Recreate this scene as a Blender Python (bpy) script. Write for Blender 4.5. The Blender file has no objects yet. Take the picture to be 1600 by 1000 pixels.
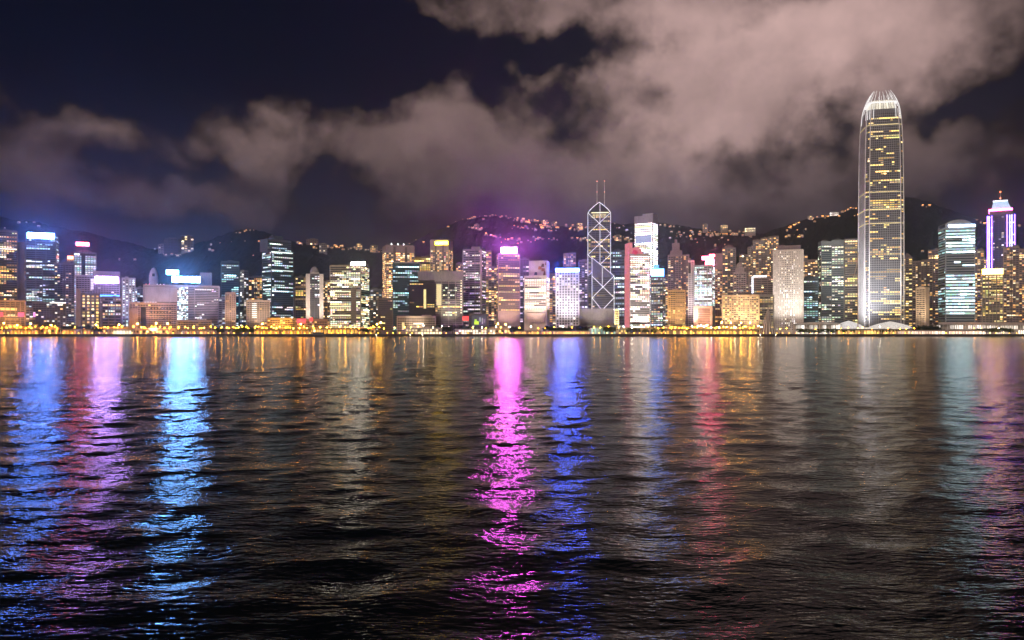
import bpy, math, random
import numpy as np
from mathutils import Vector, Matrix, noise as mnoise

random.seed(11)
sc = bpy.context.scene
col = sc.collection
F, CX, HZ, CAMZ, GZ, SHORE = 1200.0, 800.0, 517.0, 8.0, 3.0, 1080.0   # photo focal length in px, centre, horizon row

# ------------------------------------------------------------------ camera
cam = bpy.data.cameras.new('camera'); camo = bpy.data.objects.new('camera', cam); col.objects.link(camo)
cam.sensor_width = 36; cam.lens = 36 * F / 1600; cam.shift_y = (HZ - 500) / 1600
cam.clip_start = 0.5; cam.clip_end = 20000
camo.location = (0, 0, CAMZ); camo.rotation_euler = (math.pi / 2, 0, 0)
sc.camera = camo

# ------------------------------------------------------------------ render settings
sc.render.engine = 'CYCLES'
sc.view_settings.view_transform = 'Standard'; sc.view_settings.look = 'None'
sc.view_settings.gamma = 1.0; sc.view_settings.exposure = 0.0
cy = sc.cycles
cy.use_denoising = True; cy.max_bounces = 3; cy.diffuse_bounces = 1; cy.glossy_bounces = 2
cy.transmission_bounces = 2; cy.volume_bounces = 0; cy.sample_clamp_indirect = 12; cy.use_light_tree = True
cy.caustics_reflective = False; cy.caustics_refractive = False

# ------------------------------------------------------------------ node helper
class NT:
    def __init__(s, tree): s.t = tree; s.n = tree.nodes; s.l = tree.links
    def new(s, typ, **kw):
        n = s.n.new(typ)
        for k, v in kw.items(): setattr(n, k, v)
        return n
    def put(s, sock, v):
        if isinstance(v, bpy.types.NodeSocket): s.l.new(v, sock)
        else: sock.default_value = v
    def m(s, op, a, b=None, c=None, clamp=False):
        n = s.new('ShaderNodeMath', operation=op, use_clamp=clamp)
        s.put(n.inputs[0], a)
        if b is not None: s.put(n.inputs[1], b)
        if c is not None: s.put(n.inputs[2], c)
        return n.outputs[0]
    def vm(s, op, a, b=None):
        n = s.new('ShaderNodeVectorMath', operation=op)
        s.put(n.inputs[0], a)
        if b is not None: s.put(n.inputs[1], b)
        return n.outputs['Value'] if op in ('DOT_PRODUCT', 'LENGTH') else n.outputs[0]
    def noise(s, vec, scale, detail=4, rough=.5, out='Fac', dist=0.0):
        n = s.new('ShaderNodeTexNoise'); s.put(n.inputs['Vector'], vec)
        n.inputs['Scale'].default_value = scale; n.inputs['Detail'].default_value = detail
        n.inputs['Roughness'].default_value = rough; n.inputs['Distortion'].default_value = dist
        return n.outputs[out]
    def mix(s, f, a, b):
        n = s.new('ShaderNodeMix', data_type='RGBA')
        s.put(n.inputs[0], f); s.put(n.inputs[6], a); s.put(n.inputs[7], b)
        return n.outputs[2]
    def ramp(s, v, lo, hi, smooth=True):
        n = s.new('ShaderNodeMapRange', interpolation_type='SMOOTHSTEP' if smooth else 'LINEAR')
        s.put(n.inputs['Value'], v); n.inputs['From Min'].default_value = lo; n.inputs['From Max'].default_value = hi
        return n.outputs['Result']

# ------------------------------------------------------------------ night sky with clouds lit by the city
SUN_EL, SUN_AZ = math.radians(16), math.radians(200)
world = bpy.data.worlds.new('World'); sc.world = world; world.use_nodes = True
W = NT(world.node_tree); W.n.clear()
tc = W.new('ShaderNodeTexCoord'); dirv = W.vm('NORMALIZE', tc.outputs['Generated'])
sep = W.new('ShaderNodeSeparateXYZ'); W.l.new(dirv, sep.inputs[0])
az = W.m('ARCTAN2', sep.outputs[0], sep.outputs[1]); el = W.m('ARCSINE', sep.outputs[2])
comb = W.new('ShaderNodeCombineXYZ'); W.l.new(az, comb.inputs[0]); W.l.new(el, comb.inputs[1])
warp = W.vm('SUBTRACT', W.noise(dirv, 7.0, 3, .55, 'Color'), (.5, .5, .5))
warp2 = W.vm('SUBTRACT', W.noise(dirv, 24.0, 3, .55, 'Color'), (.5, .5, .5))
pos = W.vm('ADD', comb.outputs[0], W.vm('ADD', W.vm('MULTIPLY', warp, (.11, .07, 0)), W.vm('MULTIPLY', warp2, (.075, .06, 0))))
def sky_angles(px, py):
    u = (px - CX) / F; v = (HZ - py) / F
    return math.atan(u), math.atan(v / math.hypot(1, u))
def field(blobs, start=0.0):
    acc = start
    for (px, py, rx, ry, w) in blobs:
        a, e = sky_angles(px, py); u = (px - CX) / F
        ra = rx / F / (1 + u * u); re = ry / F / math.hypot(1, u)
        q = W.vm('MULTIPLY', W.vm('SUBTRACT', pos, (a, e, 0)), (1 / ra, 1 / re, 0))
        g = W.m('EXPONENT', W.m('MULTIPLY', W.vm('DOT_PRODUCT', q, q), -0.9))
        acc = W.m('MULTIPLY_ADD', g, w, acc)
    return acc
COVER = [(150, 190, 80, 32, .8), (40, 255, 130, 46, .7), (210, 300, 190, 56, .72), (385, 220, 80, 46, .85), (430, 265, 75, 46, .75),
         (560, 212, 110, 38, .85), (685, 175, 40, 46, .9), (700, 250, 140, 66, .8), (515, 298, 65, 34, -.75), (300, 262, 50, 14, -.5), (200, 245, 60, 12, -.35),
         (160, 103, 60, 24, .5), (20, 165, 60, 30, .42), (420, 80, 420, 78, -.7), (60, 40, 240, 70, -.5), (190, 348, 240, 20, -.5), (560, 360, 160, 20, -.15),
         (650, 4, 90, 16, .7), (900, -14, 200, 44, .9), (1130, 60, 220, 110, 1.0), (1390, 70, 220, 110, 1.0), (1590, 20, 120, 60, .5), (845, 70, 58, 40, -.65),
         (832, 122, 42, 18, .75), (905, 112, 30, 26, .5), (1090, 205, 120, 70, .9), (880, 285, 190, 66, .75), (950, 195, 60, 24, -.2), (925, 150, 50, 50, .6),
         (1040, 150, 30, 20, -.3), (1310, 212, 50, 34, -.55), (1505, 172, 100, 24, -.6), (1590, 130, 60, 60, -.3), (1490, 260, 140, 54, .75), (1420, 220, 80, 40, .4),
         (1170, 320, 300, 60, .75), (1580, 300, 60, 20, -.3), (1240, 240, 46, 26, -.3), (1005, 240, 45, 26, -.35), (760, 325, 240, 50, .65), (400, 330, 200, 34, .4)]
GLOW = [(1140, 50, 290, 110, .34), (1400, 70, 220, 90, .20), (1110, 215, 150, 64, .20), (1000, 270, 160, 60, .06), (690, 195, 110, 46, .085),
        (420, 225, 110, 40, .075), (160, 186, 90, 30, .05), (1600, 60, 90, 160, -.16), (840, 125, 60, 30, .06), (800, 345, 900, 40, -.045)]
fb = W.noise(dirv, 7.5, 6, .52)
fb2 = W.noise(dirv, 20.0, 7, .58)
bil = W.m('ABSOLUTE', W.m('MULTIPLY_ADD', W.noise(dirv, 11.0, 5, .5), 2.0, -1.0))
dens = W.m('ADD', W.m('MULTIPLY', W.m('SUBTRACT', fb, .5), 2.7), W.m('MULTIPLY', W.m('SUBTRACT', fb2, .5), .9))
dens = W.m('ADD', dens, W.m('MULTIPLY_ADD', bil, -1.0, .2))
dens = W.m('ADD', dens, field(COVER, 0.0))
cov = W.ramp(dens, .05, .42)
thick = W.ramp(dens, .1, 1.3)
glow = W.m('MAXIMUM', field(GLOW, 0.098), .03)
lum = W.m('MULTIPLY', glow, W.m('MULTIPLY_ADD', thick, 1.12, .17))
lum = W.m('MULTIPLY', lum, W.m('MAXIMUM', W.m('MULTIPLY_ADD', W.m('SUBTRACT', fb2, .5), .9, 1.0), .4))
lowk = W.ramp(el, .04, .24)
tint = W.mix(lowk, (.62, .46, .64, 1), (.84, .56, .52, 1))
sc_n = W.new('ShaderNodeVectorMath', operation='SCALE'); W.l.new(tint, sc_n.inputs[0]); W.l.new(lum, sc_n.inputs['Scale'])
clear = W.mix(W.ramp(el, .0, .32), (.025, .021, .038, 1), (.0014, .0026, .0085, 1))
nish = W.new('ShaderNodeTexSky', sky_type='NISHITA'); nish.sun_disc = False
nish.sun_elevation = math.radians(-4); nish.sun_rotation = SUN_AZ
nsc = W.new('ShaderNodeVectorMath', operation='SCALE'); W.l.new(nish.outputs[0], nsc.inputs[0]); nsc.inputs['Scale'].default_value = .002
clear = W.vm('ADD', clear, nsc.outputs[0])
skyc = W.mix(cov, clear, sc_n.outputs[0])
bg = W.new('ShaderNodeBackground'); W.l.new(skyc, bg.inputs[0]); bg.inputs[1].default_value = 1.15
wo = W.new('ShaderNodeOutputWorld'); W.l.new(bg.outputs[0], wo.inputs[0])
try: world.cycles.sampling_method = 'MANUAL'; world.cycles.sample_map_resolution = 512
except Exception: pass

# dim warm glow of the opposite shore, the only sun lamp
sun = bpy.data.lights.new('sun', 'SUN'); suno = bpy.data.objects.new('sun', sun); col.objects.link(suno)
sun.energy = 1.6; sun.angle = math.radians(20); sun.color = (1.0, .77, .64)
d = Vector((math.sin(SUN_AZ) * math.cos(SUN_EL), math.cos(SUN_AZ) * math.cos(SUN_EL), math.sin(SUN_EL)))
suno.rotation_euler = d.to_track_quat('Z', 'Y').to_euler()

# ------------------------------------------------------------------ materials
def mat(name):
    m = bpy.data.materials.new(name); m.use_nodes = True
    t = NT(m.node_tree); return m, t, m.node_tree.nodes['Principled BSDF']
MC = {}
def wall_mat(rgb, rough=.75):
    k = ('w', rgb, rough)
    if k in MC: return MC[k]
    m, t, b = mat('wall_%d' % len(MC))
    o = t.new('ShaderNodeTexCoord').outputs['Object']
    st = t.vm('MULTIPLY', o, (.5, .5, .06))
    f = t.m('ADD', t.m('MULTIPLY', t.noise(o, .06, 4), .6), t.m('MULTIPLY', t.noise(st, 1.0, 4), .4))
    f = t.ramp(f, .3, .7, False)
    c = t.mix(f, tuple(x * .72 for x in rgb) + (1,), tuple(min(1, x * 1.2) for x in rgb) + (1,))
    t.l.new(c, b.inputs['Base Color']); b.inputs['Roughness'].default_value = rough
    MC[k] = m; return m
def plain_mat(name, rgb, rough=.6, metal=0.0, nscale=.5):
    k = ('p', name)
    if k in MC: return MC[k]
    m, t, b = mat(name)
    o = t.new('ShaderNodeTexCoord').outputs['Object']
    c = t.mix(t.noise(o, nscale, 5, .6), tuple(x * .65 for x in rgb) + (1,), tuple(min(1, x * 1.35) for x in rgb) + (1,))
    t.l.new(c, b.inputs['Base Color']); b.inputs['Roughness'].default_value = rough; b.inputs['Metallic'].default_value = metal
    MC[k] = m; return m
def glow_mat(rgb, s, sampled=True):
    k = ('g', rgb, s, sampled)
    if k in MC: return MC[k]
    m, t, b = mat('glow_%d' % len(MC))
    o = t.new('ShaderNodeTexCoord').outputs['Object']
    b.inputs['Base Color'].default_value = (.05, .05, .05, 1)
    b.inputs['Emission Color'].default_value = rgb + (1,)
    t.l.new(t.m('MULTIPLY', t.m('MULTIPLY_ADD', t.noise(o, .35, 3), .8, .6), s), b.inputs['Emission Strength'])
    m.cycles.emission_sampling = 'FRONT' if sampled else 'NONE'
    MC[k] = m; return m
lit_m, _t, _b = mat('lit_pane')
_a = _t.new('ShaderNodeAttribute', attribute_name='glow')
_b.inputs['Base Color'].default_value = (.04, .04, .04, 1); _b.inputs['Roughness'].default_value = .2
_t.l.new(_a.outputs['Color'], _b.inputs['Emission Color']); _b.inputs['Emission Strength'].default_value = 1.5
lit_m.cycles.emission_sampling = 'NONE'
glass_m = plain_mat('dark_glass', (.045, .047, .052), .14)
teal_glass_m = plain_mat('teal_glass', (.02, .045, .055), .15)
metal_m = plain_mat('grey_metal', (.22, .22, .23), .45, .6)
pole_m = plain_mat('dark_pole', (.05, .05, .055), .5, .4)
white_m = plain_mat('white_paint', (.75, .74, .72), .5)
roof_m = plain_mat('roof_grey', (.16, .15, .15), .8)
bark_m = plain_mat('bark', (.07, .05, .035), .9)

# ------------------------------------------------------------------ mesh builder
class MB:
    def __init__(s): s.v = []; s.f = []; s.c = []
    def quad(s, a, b, c, d, colr=None):
        i = len(s.v); s.v += [a, b, c, d]; s.f.append((i, i + 1, i + 2, i + 3)); s.c.append(colr)
    def face(s, pts, colr=None):
        i = len(s.v); s.v += list(pts); s.f.append(tuple(range(i, i + len(pts)))); s.c.append(colr)
    def box(s, x0, x1, y0, y1, z0, z1):
        i = len(s.v)
        s.v += [(x0, y0, z0), (x1, y0, z0), (x1, y1, z0), (x0, y1, z0), (x0, y0, z1), (x1, y0, z1), (x1, y1, z1), (x0, y1, z1)]
        for f in ((0, 3, 2, 1), (4, 5, 6, 7), (0, 1, 5, 4), (1, 2, 6, 5), (2, 3, 7, 6), (3, 0, 4, 7)):
            s.f.append(tuple(i + k for k in f)); s.c.append(None)
    def prism(s, pts, z0, z1, top=None):
        n = len(pts); i = len(s.v); tp = top or pts
        s.v += [(p[0], p[1], z0) for p in pts] + [(p[0], p[1], z1) for p in tp]
        for k in range(n):
            j = (k + 1) % n; s.f.append((i + k, i + j, i + n + j, i + n + k)); s.c.append(None)
        s.f.append(tuple(i + n + k for k in range(n))); s.c.append(None)
        s.f.append(tuple(i + k for k in reversed(range(n)))); s.c.append(None)
    def bar(s, a, b, r, n=5, r2=None):
        a = Vector(a); b = Vector(b); d = (b - a).normalized()
        u = d.orthogonal().normalized(); w = d.cross(u); i = len(s.v); r2 = r if r2 is None else r2
        for (p, rr) in ((a, r), (b, r2)):
            for k in range(n):
                t = 2 * math.pi * k / n; s.v.append(tuple(p + u * (rr * math.cos(t)) + w * (rr * math.sin(t))))
        for k in range(n):
            j = (k + 1) % n; s.f.append((i + k, i + j, i + n + j, i + n + k)); s.c.append(None)
        s.f.append(tuple(i + n + k for k in range(n))); s.f.append(tuple(i + k for k in reversed(range(n)))); s.c += [None, None]
    def dome(s, c, rx, ry, rz, n=12, m=4, low=0.0):
        i = len(s.v)
        for q in range(m):
            t = low + (math.pi / 2 - low) * q / m
            for k in range(n):
                a = 2 * math.pi * k / n
                s.v.append((c[0] + rx * math.cos(t) * math.cos(a), c[1] + ry * math.cos(t) * math.sin(a), c[2] + rz * math.sin(t)))
        s.v.append((c[0], c[1], c[2] + rz))
        for q in range(m - 1):
            for k in range(n):
                j = (k + 1) % n; s.f.append((i + q * n + k, i + q * n + j, i + (q + 1) * n + j, i + (q + 1) * n + k)); s.c.append(None)
        for k in range(n):
            s.f.append((i + (m - 1) * n + k, i + (m - 1) * n + (k + 1) % n, i + m * n)); s.c.append(None)
    def mesh(s, name, m):
        me = bpy.data.meshes.new(name); me.from_pydata(s.v, [], s.f)
        if any(c is not None for c in s.c):
            at = me.attributes.new('glow', 'FLOAT_COLOR', 'FACE')
            at.data.foreach_set('color', np.array([(c or (0, 0, 0)) + (1,) for c in s.c], dtype=np.float32).ravel())
        if m: me.materials.append(m)
        return me
    def build(s, name, m, parent=None, kind=None, loc=None):
        o = bpy.data.objects.new(name, s.mesh(name, m)); col.objects.link(o)
        if parent is not None: o.parent = parent
        if kind: o['kind'] = kind
        if loc is not None: o.location = loc
        return o

def tag(o, label, cat, group=None):
    o['label'] = label; o['category'] = cat
    if group: o['group'] = group
    return o
def empty(name, loc, rz=0.0):
    o = bpy.data.objects.new(name, None); col.objects.link(o); o.location = loc; o.rotation_euler = (0, 0, rz); o.empty_display_size = 2
    return o
def struct(o): o['kind'] = 'structure'; return o
def boxpart(name, m, parent, *a, kind=None):
    b = MB(); b.box(*a); return b.build(name, m, parent, kind)
def copy_tree(o, parent=None):
    c = o.copy(); col.objects.link(c); c.parent = parent
    for ch in list(o.children): copy_tree(ch, c)
    return c
def wx(px, D): return (px - CX) / F * D
def wz(py, D): return CAMZ + (HZ - py) / F * D

# ------------------------------------------------------------------ harbour water: real wave mesh plus fine ripples
def make_water():
    rows = [-400, -200, -80, -30, -10, 0]
    y = 6.0
    while y < SHORE - 1: rows.append(y); y += max(.10, .0058 * y)
    rows.append(SHORE + 1.5)
    ys = np.array(rows); n = 440
    half = 60 + .92 * np.maximum(ys, 0) + .2 * np.abs(np.minimum(ys, 0))
    s = np.linspace(-1, 1, n)
    X = half[:, None] * s[None, :]; Y = np.repeat(ys[:, None], n, 1)
    dy = np.gradient(ys)[:, None]; dx = (2 * half / n)[:, None]
    rng = np.random.default_rng(5); Z = np.zeros_like(X)
    for k in range(90):
        lam = 1.1 * (26 / 1.1) ** rng.random(); th = rng.normal(0, .85) + (.25 if lam > 6 else 0)
        kk = 2 * math.pi / lam; kx = kk * math.sin(th); ky = kk * math.cos(th)
        slope = .0125 if lam < 2.5 else (.0095 if lam < 5.5 else (.0036 if lam < 11 else .0016))
        att = np.clip((lam / 3.2 - np.maximum(dy * abs(math.cos(th)), dx * abs(math.sin(th)))) / (lam / 8), 0, 1)
        Z += slope * 1.414 / kk * np.sin(kx * X + ky * Y + rng.random() * 6.283) * att
    gust = .8 + .26 * np.sin(X * .021 + Y * .008 + 1) * np.sin(Y * .017 - X * .006)
    Z *= np.clip(gust, .35, 1.2) * .88
    V = np.stack([X, Y, Z], -1).reshape(-1, 3)
    r = len(ys); a = (np.arange(r - 1)[:, None] * n + np.arange(n - 1)[None, :]).ravel()
    Q = np.stack([a, a + 1, a + n + 1, a + n], 1)
    me = bpy.data.meshes.new('water'); me.vertices.add(len(V)); me.vertices.foreach_set('co', V.ravel())
    me.loops.add(Q.size); me.loops.foreach_set('vertex_index', Q.ravel()); me.polygons.add(len(Q))
    me.polygons.foreach_set('loop_start', np.arange(0, Q.size, 4)); me.polygons.foreach_set('loop_total', np.full(len(Q), 4))
    me.polygons.foreach_set('use_smooth', np.ones(len(Q), dtype=bool)); me.update(); me.validate()
    m, t, b = mat('harbour_water')
    b.inputs['Base Color'].default_value = (.003, .006, .008, 1); b.inputs['Roughness'].default_value = .11
    b.inputs['IOR'].default_value = 1.145
    o = t.new('ShaderNodeTexCoord').outputs['Object']
    h1 = t.noise(t.vm('MULTIPLY', o, (.45, .85, 1)), 1.0, 2, .5)
    h2 = t.noise(t.vm('MULTIPLY', o, (.5, 1.1, 1)), 3.2, 2, .5)
    h3 = t.noise(t.vm('MULTIPLY', o, (.07, .16, 1)), 1.0, 2, .5)
    h4 = t.noise(t.vm('MULTIPLY', o, (.40, 1.2, 1)), 7.0, 2, .5)
    h = t.m('ADD', t.m('MULTIPLY', h4, .013), t.m('ADD', t.m('ADD', t.m('MULTIPLY', h1, .085), t.m('MULTIPLY', h2, .055)), t.m('MULTIPLY', h3, .05)))
    bp = t.new('ShaderNodeBump'); bp.inputs['Strength'].default_value = 1.0; bp.inputs['Distance'].default_value = 1.0
    t.l.new(h, bp.inputs['Height']); t.l.new(bp.outputs[0], b.inputs['Normal'])
    me.materials.append(m)
    ob = bpy.data.objects.new('water', me); col.objects.link(ob); return struct(ob)
make_water()

# ------------------------------------------------------------------ land: ground sheet, sea wall, promenade, road
ground_m = plain_mat('ground', (.10, .095, .085), .9, 0, .05)
b = MB(); b.quad((-3380, SHORE + 1.2, GZ), (3380, SHORE + 1.2, GZ), (3380, 4060, GZ), (-3380, 4060, GZ)); struct(b.build('ground', ground_m))
b = MB(); b.box(-1600, 1600, SHORE, SHORE + 1.2, -3, GZ + .45); struct(b.build('sea_wall', plain_mat('sea_wall', (.05, .048, .045), .9, 0, .3)))
b = MB(); b.quad((-1600, SHORE + 1.2, GZ + .006), (1600, SHORE + 1.2, GZ + .006), (1600, SHORE + 26, GZ + .006), (-1600, SHORE + 26, GZ + .006))
struct(b.build('promenade', plain_mat('promenade', (.28, .25, .21), .8, 0, .4)))
b = MB(); b.quad((-1600, SHORE + 34, GZ + .006), (1600, SHORE + 34, GZ + .006), (1600, SHORE + 52, GZ + .006), (-1600, SHORE + 52, GZ + .006))
road = struct(b.build('road', plain_mat('road', (.06, .058, .055), .7, 0, .6)))
b = MB(); b.box(-1600, 1600, SHORE + 26, SHORE + 26.3, GZ, GZ + .14); struct(b.build('kerb', plain_mat('kerb', (.3, .29, .27), .8)))

# ------------------------------------------------------------------ hills
RIDGE = [(-700, 372), (-300, 352), (0, 338), (60, 346), (130, 361), (200, 379), (235, 388), (262, 390), (300, 382), (330, 372), (360, 360), (392, 355),
         (430, 366), (470, 379), (530, 385), (590, 390), (640, 380), (670, 364), (700, 350), (740, 339), (770, 336), (810, 341), (860, 348), (900, 354),
         (940, 345), (975, 349), (1010, 346), (1060, 348), (1100, 356), (1140, 361), (1190, 364), (1215, 354), (1245, 345), (1300, 337), (1340, 321),
         (1385, 308), (1425, 306), (1465, 318), (1500, 332), (1545, 345), (1600, 354), (1900, 372), (2300, 390)]
RX = [p[0] for p in RIDGE]; RY = [p[1] for p in RIDGE]
YR, Y0 = 3100.0, 2080.0
def fbm(x, y, o=4): return mnoise.fractal(Vector((x, y, 3.7)), 1.0, 2.1, o)
def terrain(X, Y):
    px = CX + X / Y * F
    h = (HZ + 2 - np.interp(px, RX, RY)) / F * YR
    t = (Y - Y0) / (YR - Y0)
    if t <= 0: return GZ - 4
    s = t ** 1.25 if t < 1 else max(0.0, 1 - (t - 1) * .9)
    n = fbm(X / 260, Y / 330, 3) * 34 * min(t, 1) * (1.15 - min(t, 1)) + fbm(X / 60, Y / 60, 3) * 5 * min(1, t * 3)
    return GZ - 4 + h * s + n + fbm(X / 13, Y / 15, 2) * 4.6 * min(1, t * 4)
def make_hills():
    xs = np.linspace(-3300, 3300, 560); ys = np.concatenate([np.linspace(Y0 - 10, YR + 60, 74), np.linspace(YR + 100, YR + 900, 8)])
    V = [(x * (.62 + .38 * y / YR), y, terrain(x * (.62 + .38 * y / YR), y)) for y in ys for x in xs]
    n = len(xs); Q = [(j * n + i, j * n + i + 1, (j + 1) * n + i + 1, (j + 1) * n + i) for j in range(len(ys) - 1) for i in range(n - 1)]
    me = bpy.data.meshes.new('hills'); me.from_pydata(V, [], Q)
    m, t, bs = mat('hill_forest')
    o = t.new('ShaderNodeTexCoord').outputs['Object']
    f = t.m('ADD', t.m('MULTIPLY', t.noise(o, .02, 4), .5), t.m('MULTIPLY', t.noise(o, .12, 5, .65), .5))
    t.l.new(t.mix(t.ramp(f, .35, .65), (.006, .011, .014, 1), (.016, .024, .026, 1)), bs.inputs['Base Color'])
    bs.inputs['Roughness'].default_value = .95; bs.inputs['Specular IOR Level'].default_value = .1
    bp = t.new('ShaderNodeBump'); bp.inputs['Distance'].default_value = 5; t.l.new(t.noise(o, .1, 5, .6), bp.inputs['Height']); t.l.new(bp.outputs[0], bs.inputs['Normal'])
    me.materials.append(m); ob = bpy.data.objects.new('hills', me); col.objects.link(ob); struct(ob)
make_hills()
def on_hill(px, py):
    """point where the ray through a photo pixel meets the hillside"""
    Y = Y0
    while Y < YR + 120:
        if terrain(wx(px, Y), Y) >= wz(py, Y): return (wx(px, Y), Y, terrain(wx(px, Y), Y))
        Y += 12
    return None

# ------------------------------------------------------------------ buildings
PAL = {'warm': ((1., .55, .18), (1., .64, .26), (1., .80, .50), (1., .44, .11)), 'gold': ((1., .68, .20), (1., .78, .34), (1., .60, .14)),
       'cool': ((.72, .92, 1.), (.85, .96, 1.), (1., .95, .85), (.6, .88, .95)), 'mix': ((1., .72, .38), (1., .9, .7), (.8, .95, 1.), (1., .6, .25), (1., .97, .9)),
       'teal': ((.5, .9, .95), (.62, .96, 1.), (.8, 1., .95), (.45, .8, .85)), 'white': ((1., .95, .88), (.95, .95, 1.), (1., .88, .72)),
       'green': ((.85, 1., .72), (1., .95, .66), (.95, 1., .85), (1., .85, .5)), 'mixgold': ((1., .80, .46), (1., .9, .66), (1., .72, .32), (.95, 1., .8)), 'peach': ((1., .72, .5), (1., .84, .66), (1., .92, .85)), 'ice': ((.62, .95, 1.), (.75, 1., 1.), (.7, .97, 1.)), 'violet': ((.9, .8, 1.), (1., .8, .7), (1., .9, .95))}
rng = random.Random(4)
def jitter(c, s):
    k = s * math.exp(rng.gauss(-.25, .65)); return tuple(x * k * rng.uniform(.92, 1.08) for x in c)

class Bld:
    def z(s, py): return wz(py, s.D) - GZ
    def x(s, px): return -s.w / 2 + (px - s.f0) / (s.f1 - s.f0) * s.w
    def facade(s, lit, dark, o, u, nrm, Wd, z0, z1, style, pal, p, st, ph, pw, fw=.8, fh=.5):
        P = PAL[pal]; rows = max(1, int((z1 - z0) / ph)); cols = max(1, int(Wd / pw))
        ph = (z1 - z0) / rows; pw = Wd / cols
        def pt(a, z, off): return (o[0] + u[0] * a + nrm[0] * off, o[1] + u[1] * a + nrm[1] * off, z)
        def pane(mb, a0, a1, za, zb, off, c=None): mb.quad(pt(a0, za, off), pt(a1, za, off), pt(a1, zb, off), pt(a0, zb, off), c)
        for r in range(rows):
            za = z0 + ph * (r + .5 - fh / 2); zb = za + ph * fh
            if style in ('office', 'band'):
                pane(dark, pw * .12, Wd - pw * .12, za, zb, .06)
                rp = min(.97, max(0, p * math.exp(rng.gauss(0, .8)))); k = 0
                if style == 'band': rp = p
                while k < cols:
                    run = max(1, int(rng.expovariate(1 / (3.2 if style == 'office' else 7))))
                    if rng.random() < rp:
                        c = rng.choice(P); base = jitter(c, st); e = min(cols, k + run)
                        for q in range(k, e):
                            pane(lit, pw * (q + .5 - fw / 2), pw * (q + .5 + fw / 2), za, zb, .12, tuple(x * rng.uniform(.8, 1.2) for x in base))
                        k = e
                    else: k += run
            else:
                for q in range(cols):
                    a0 = pw * (q + .5 - fw / 2); a1 = pw * (q + .5 + fw / 2)
                    if rng.random() < p: pane(lit, a0, a1, za, zb, .1, jitter(rng.choice(P), st))
                    else: pane(dark, a0, a1, za, zb, .08)

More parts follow.
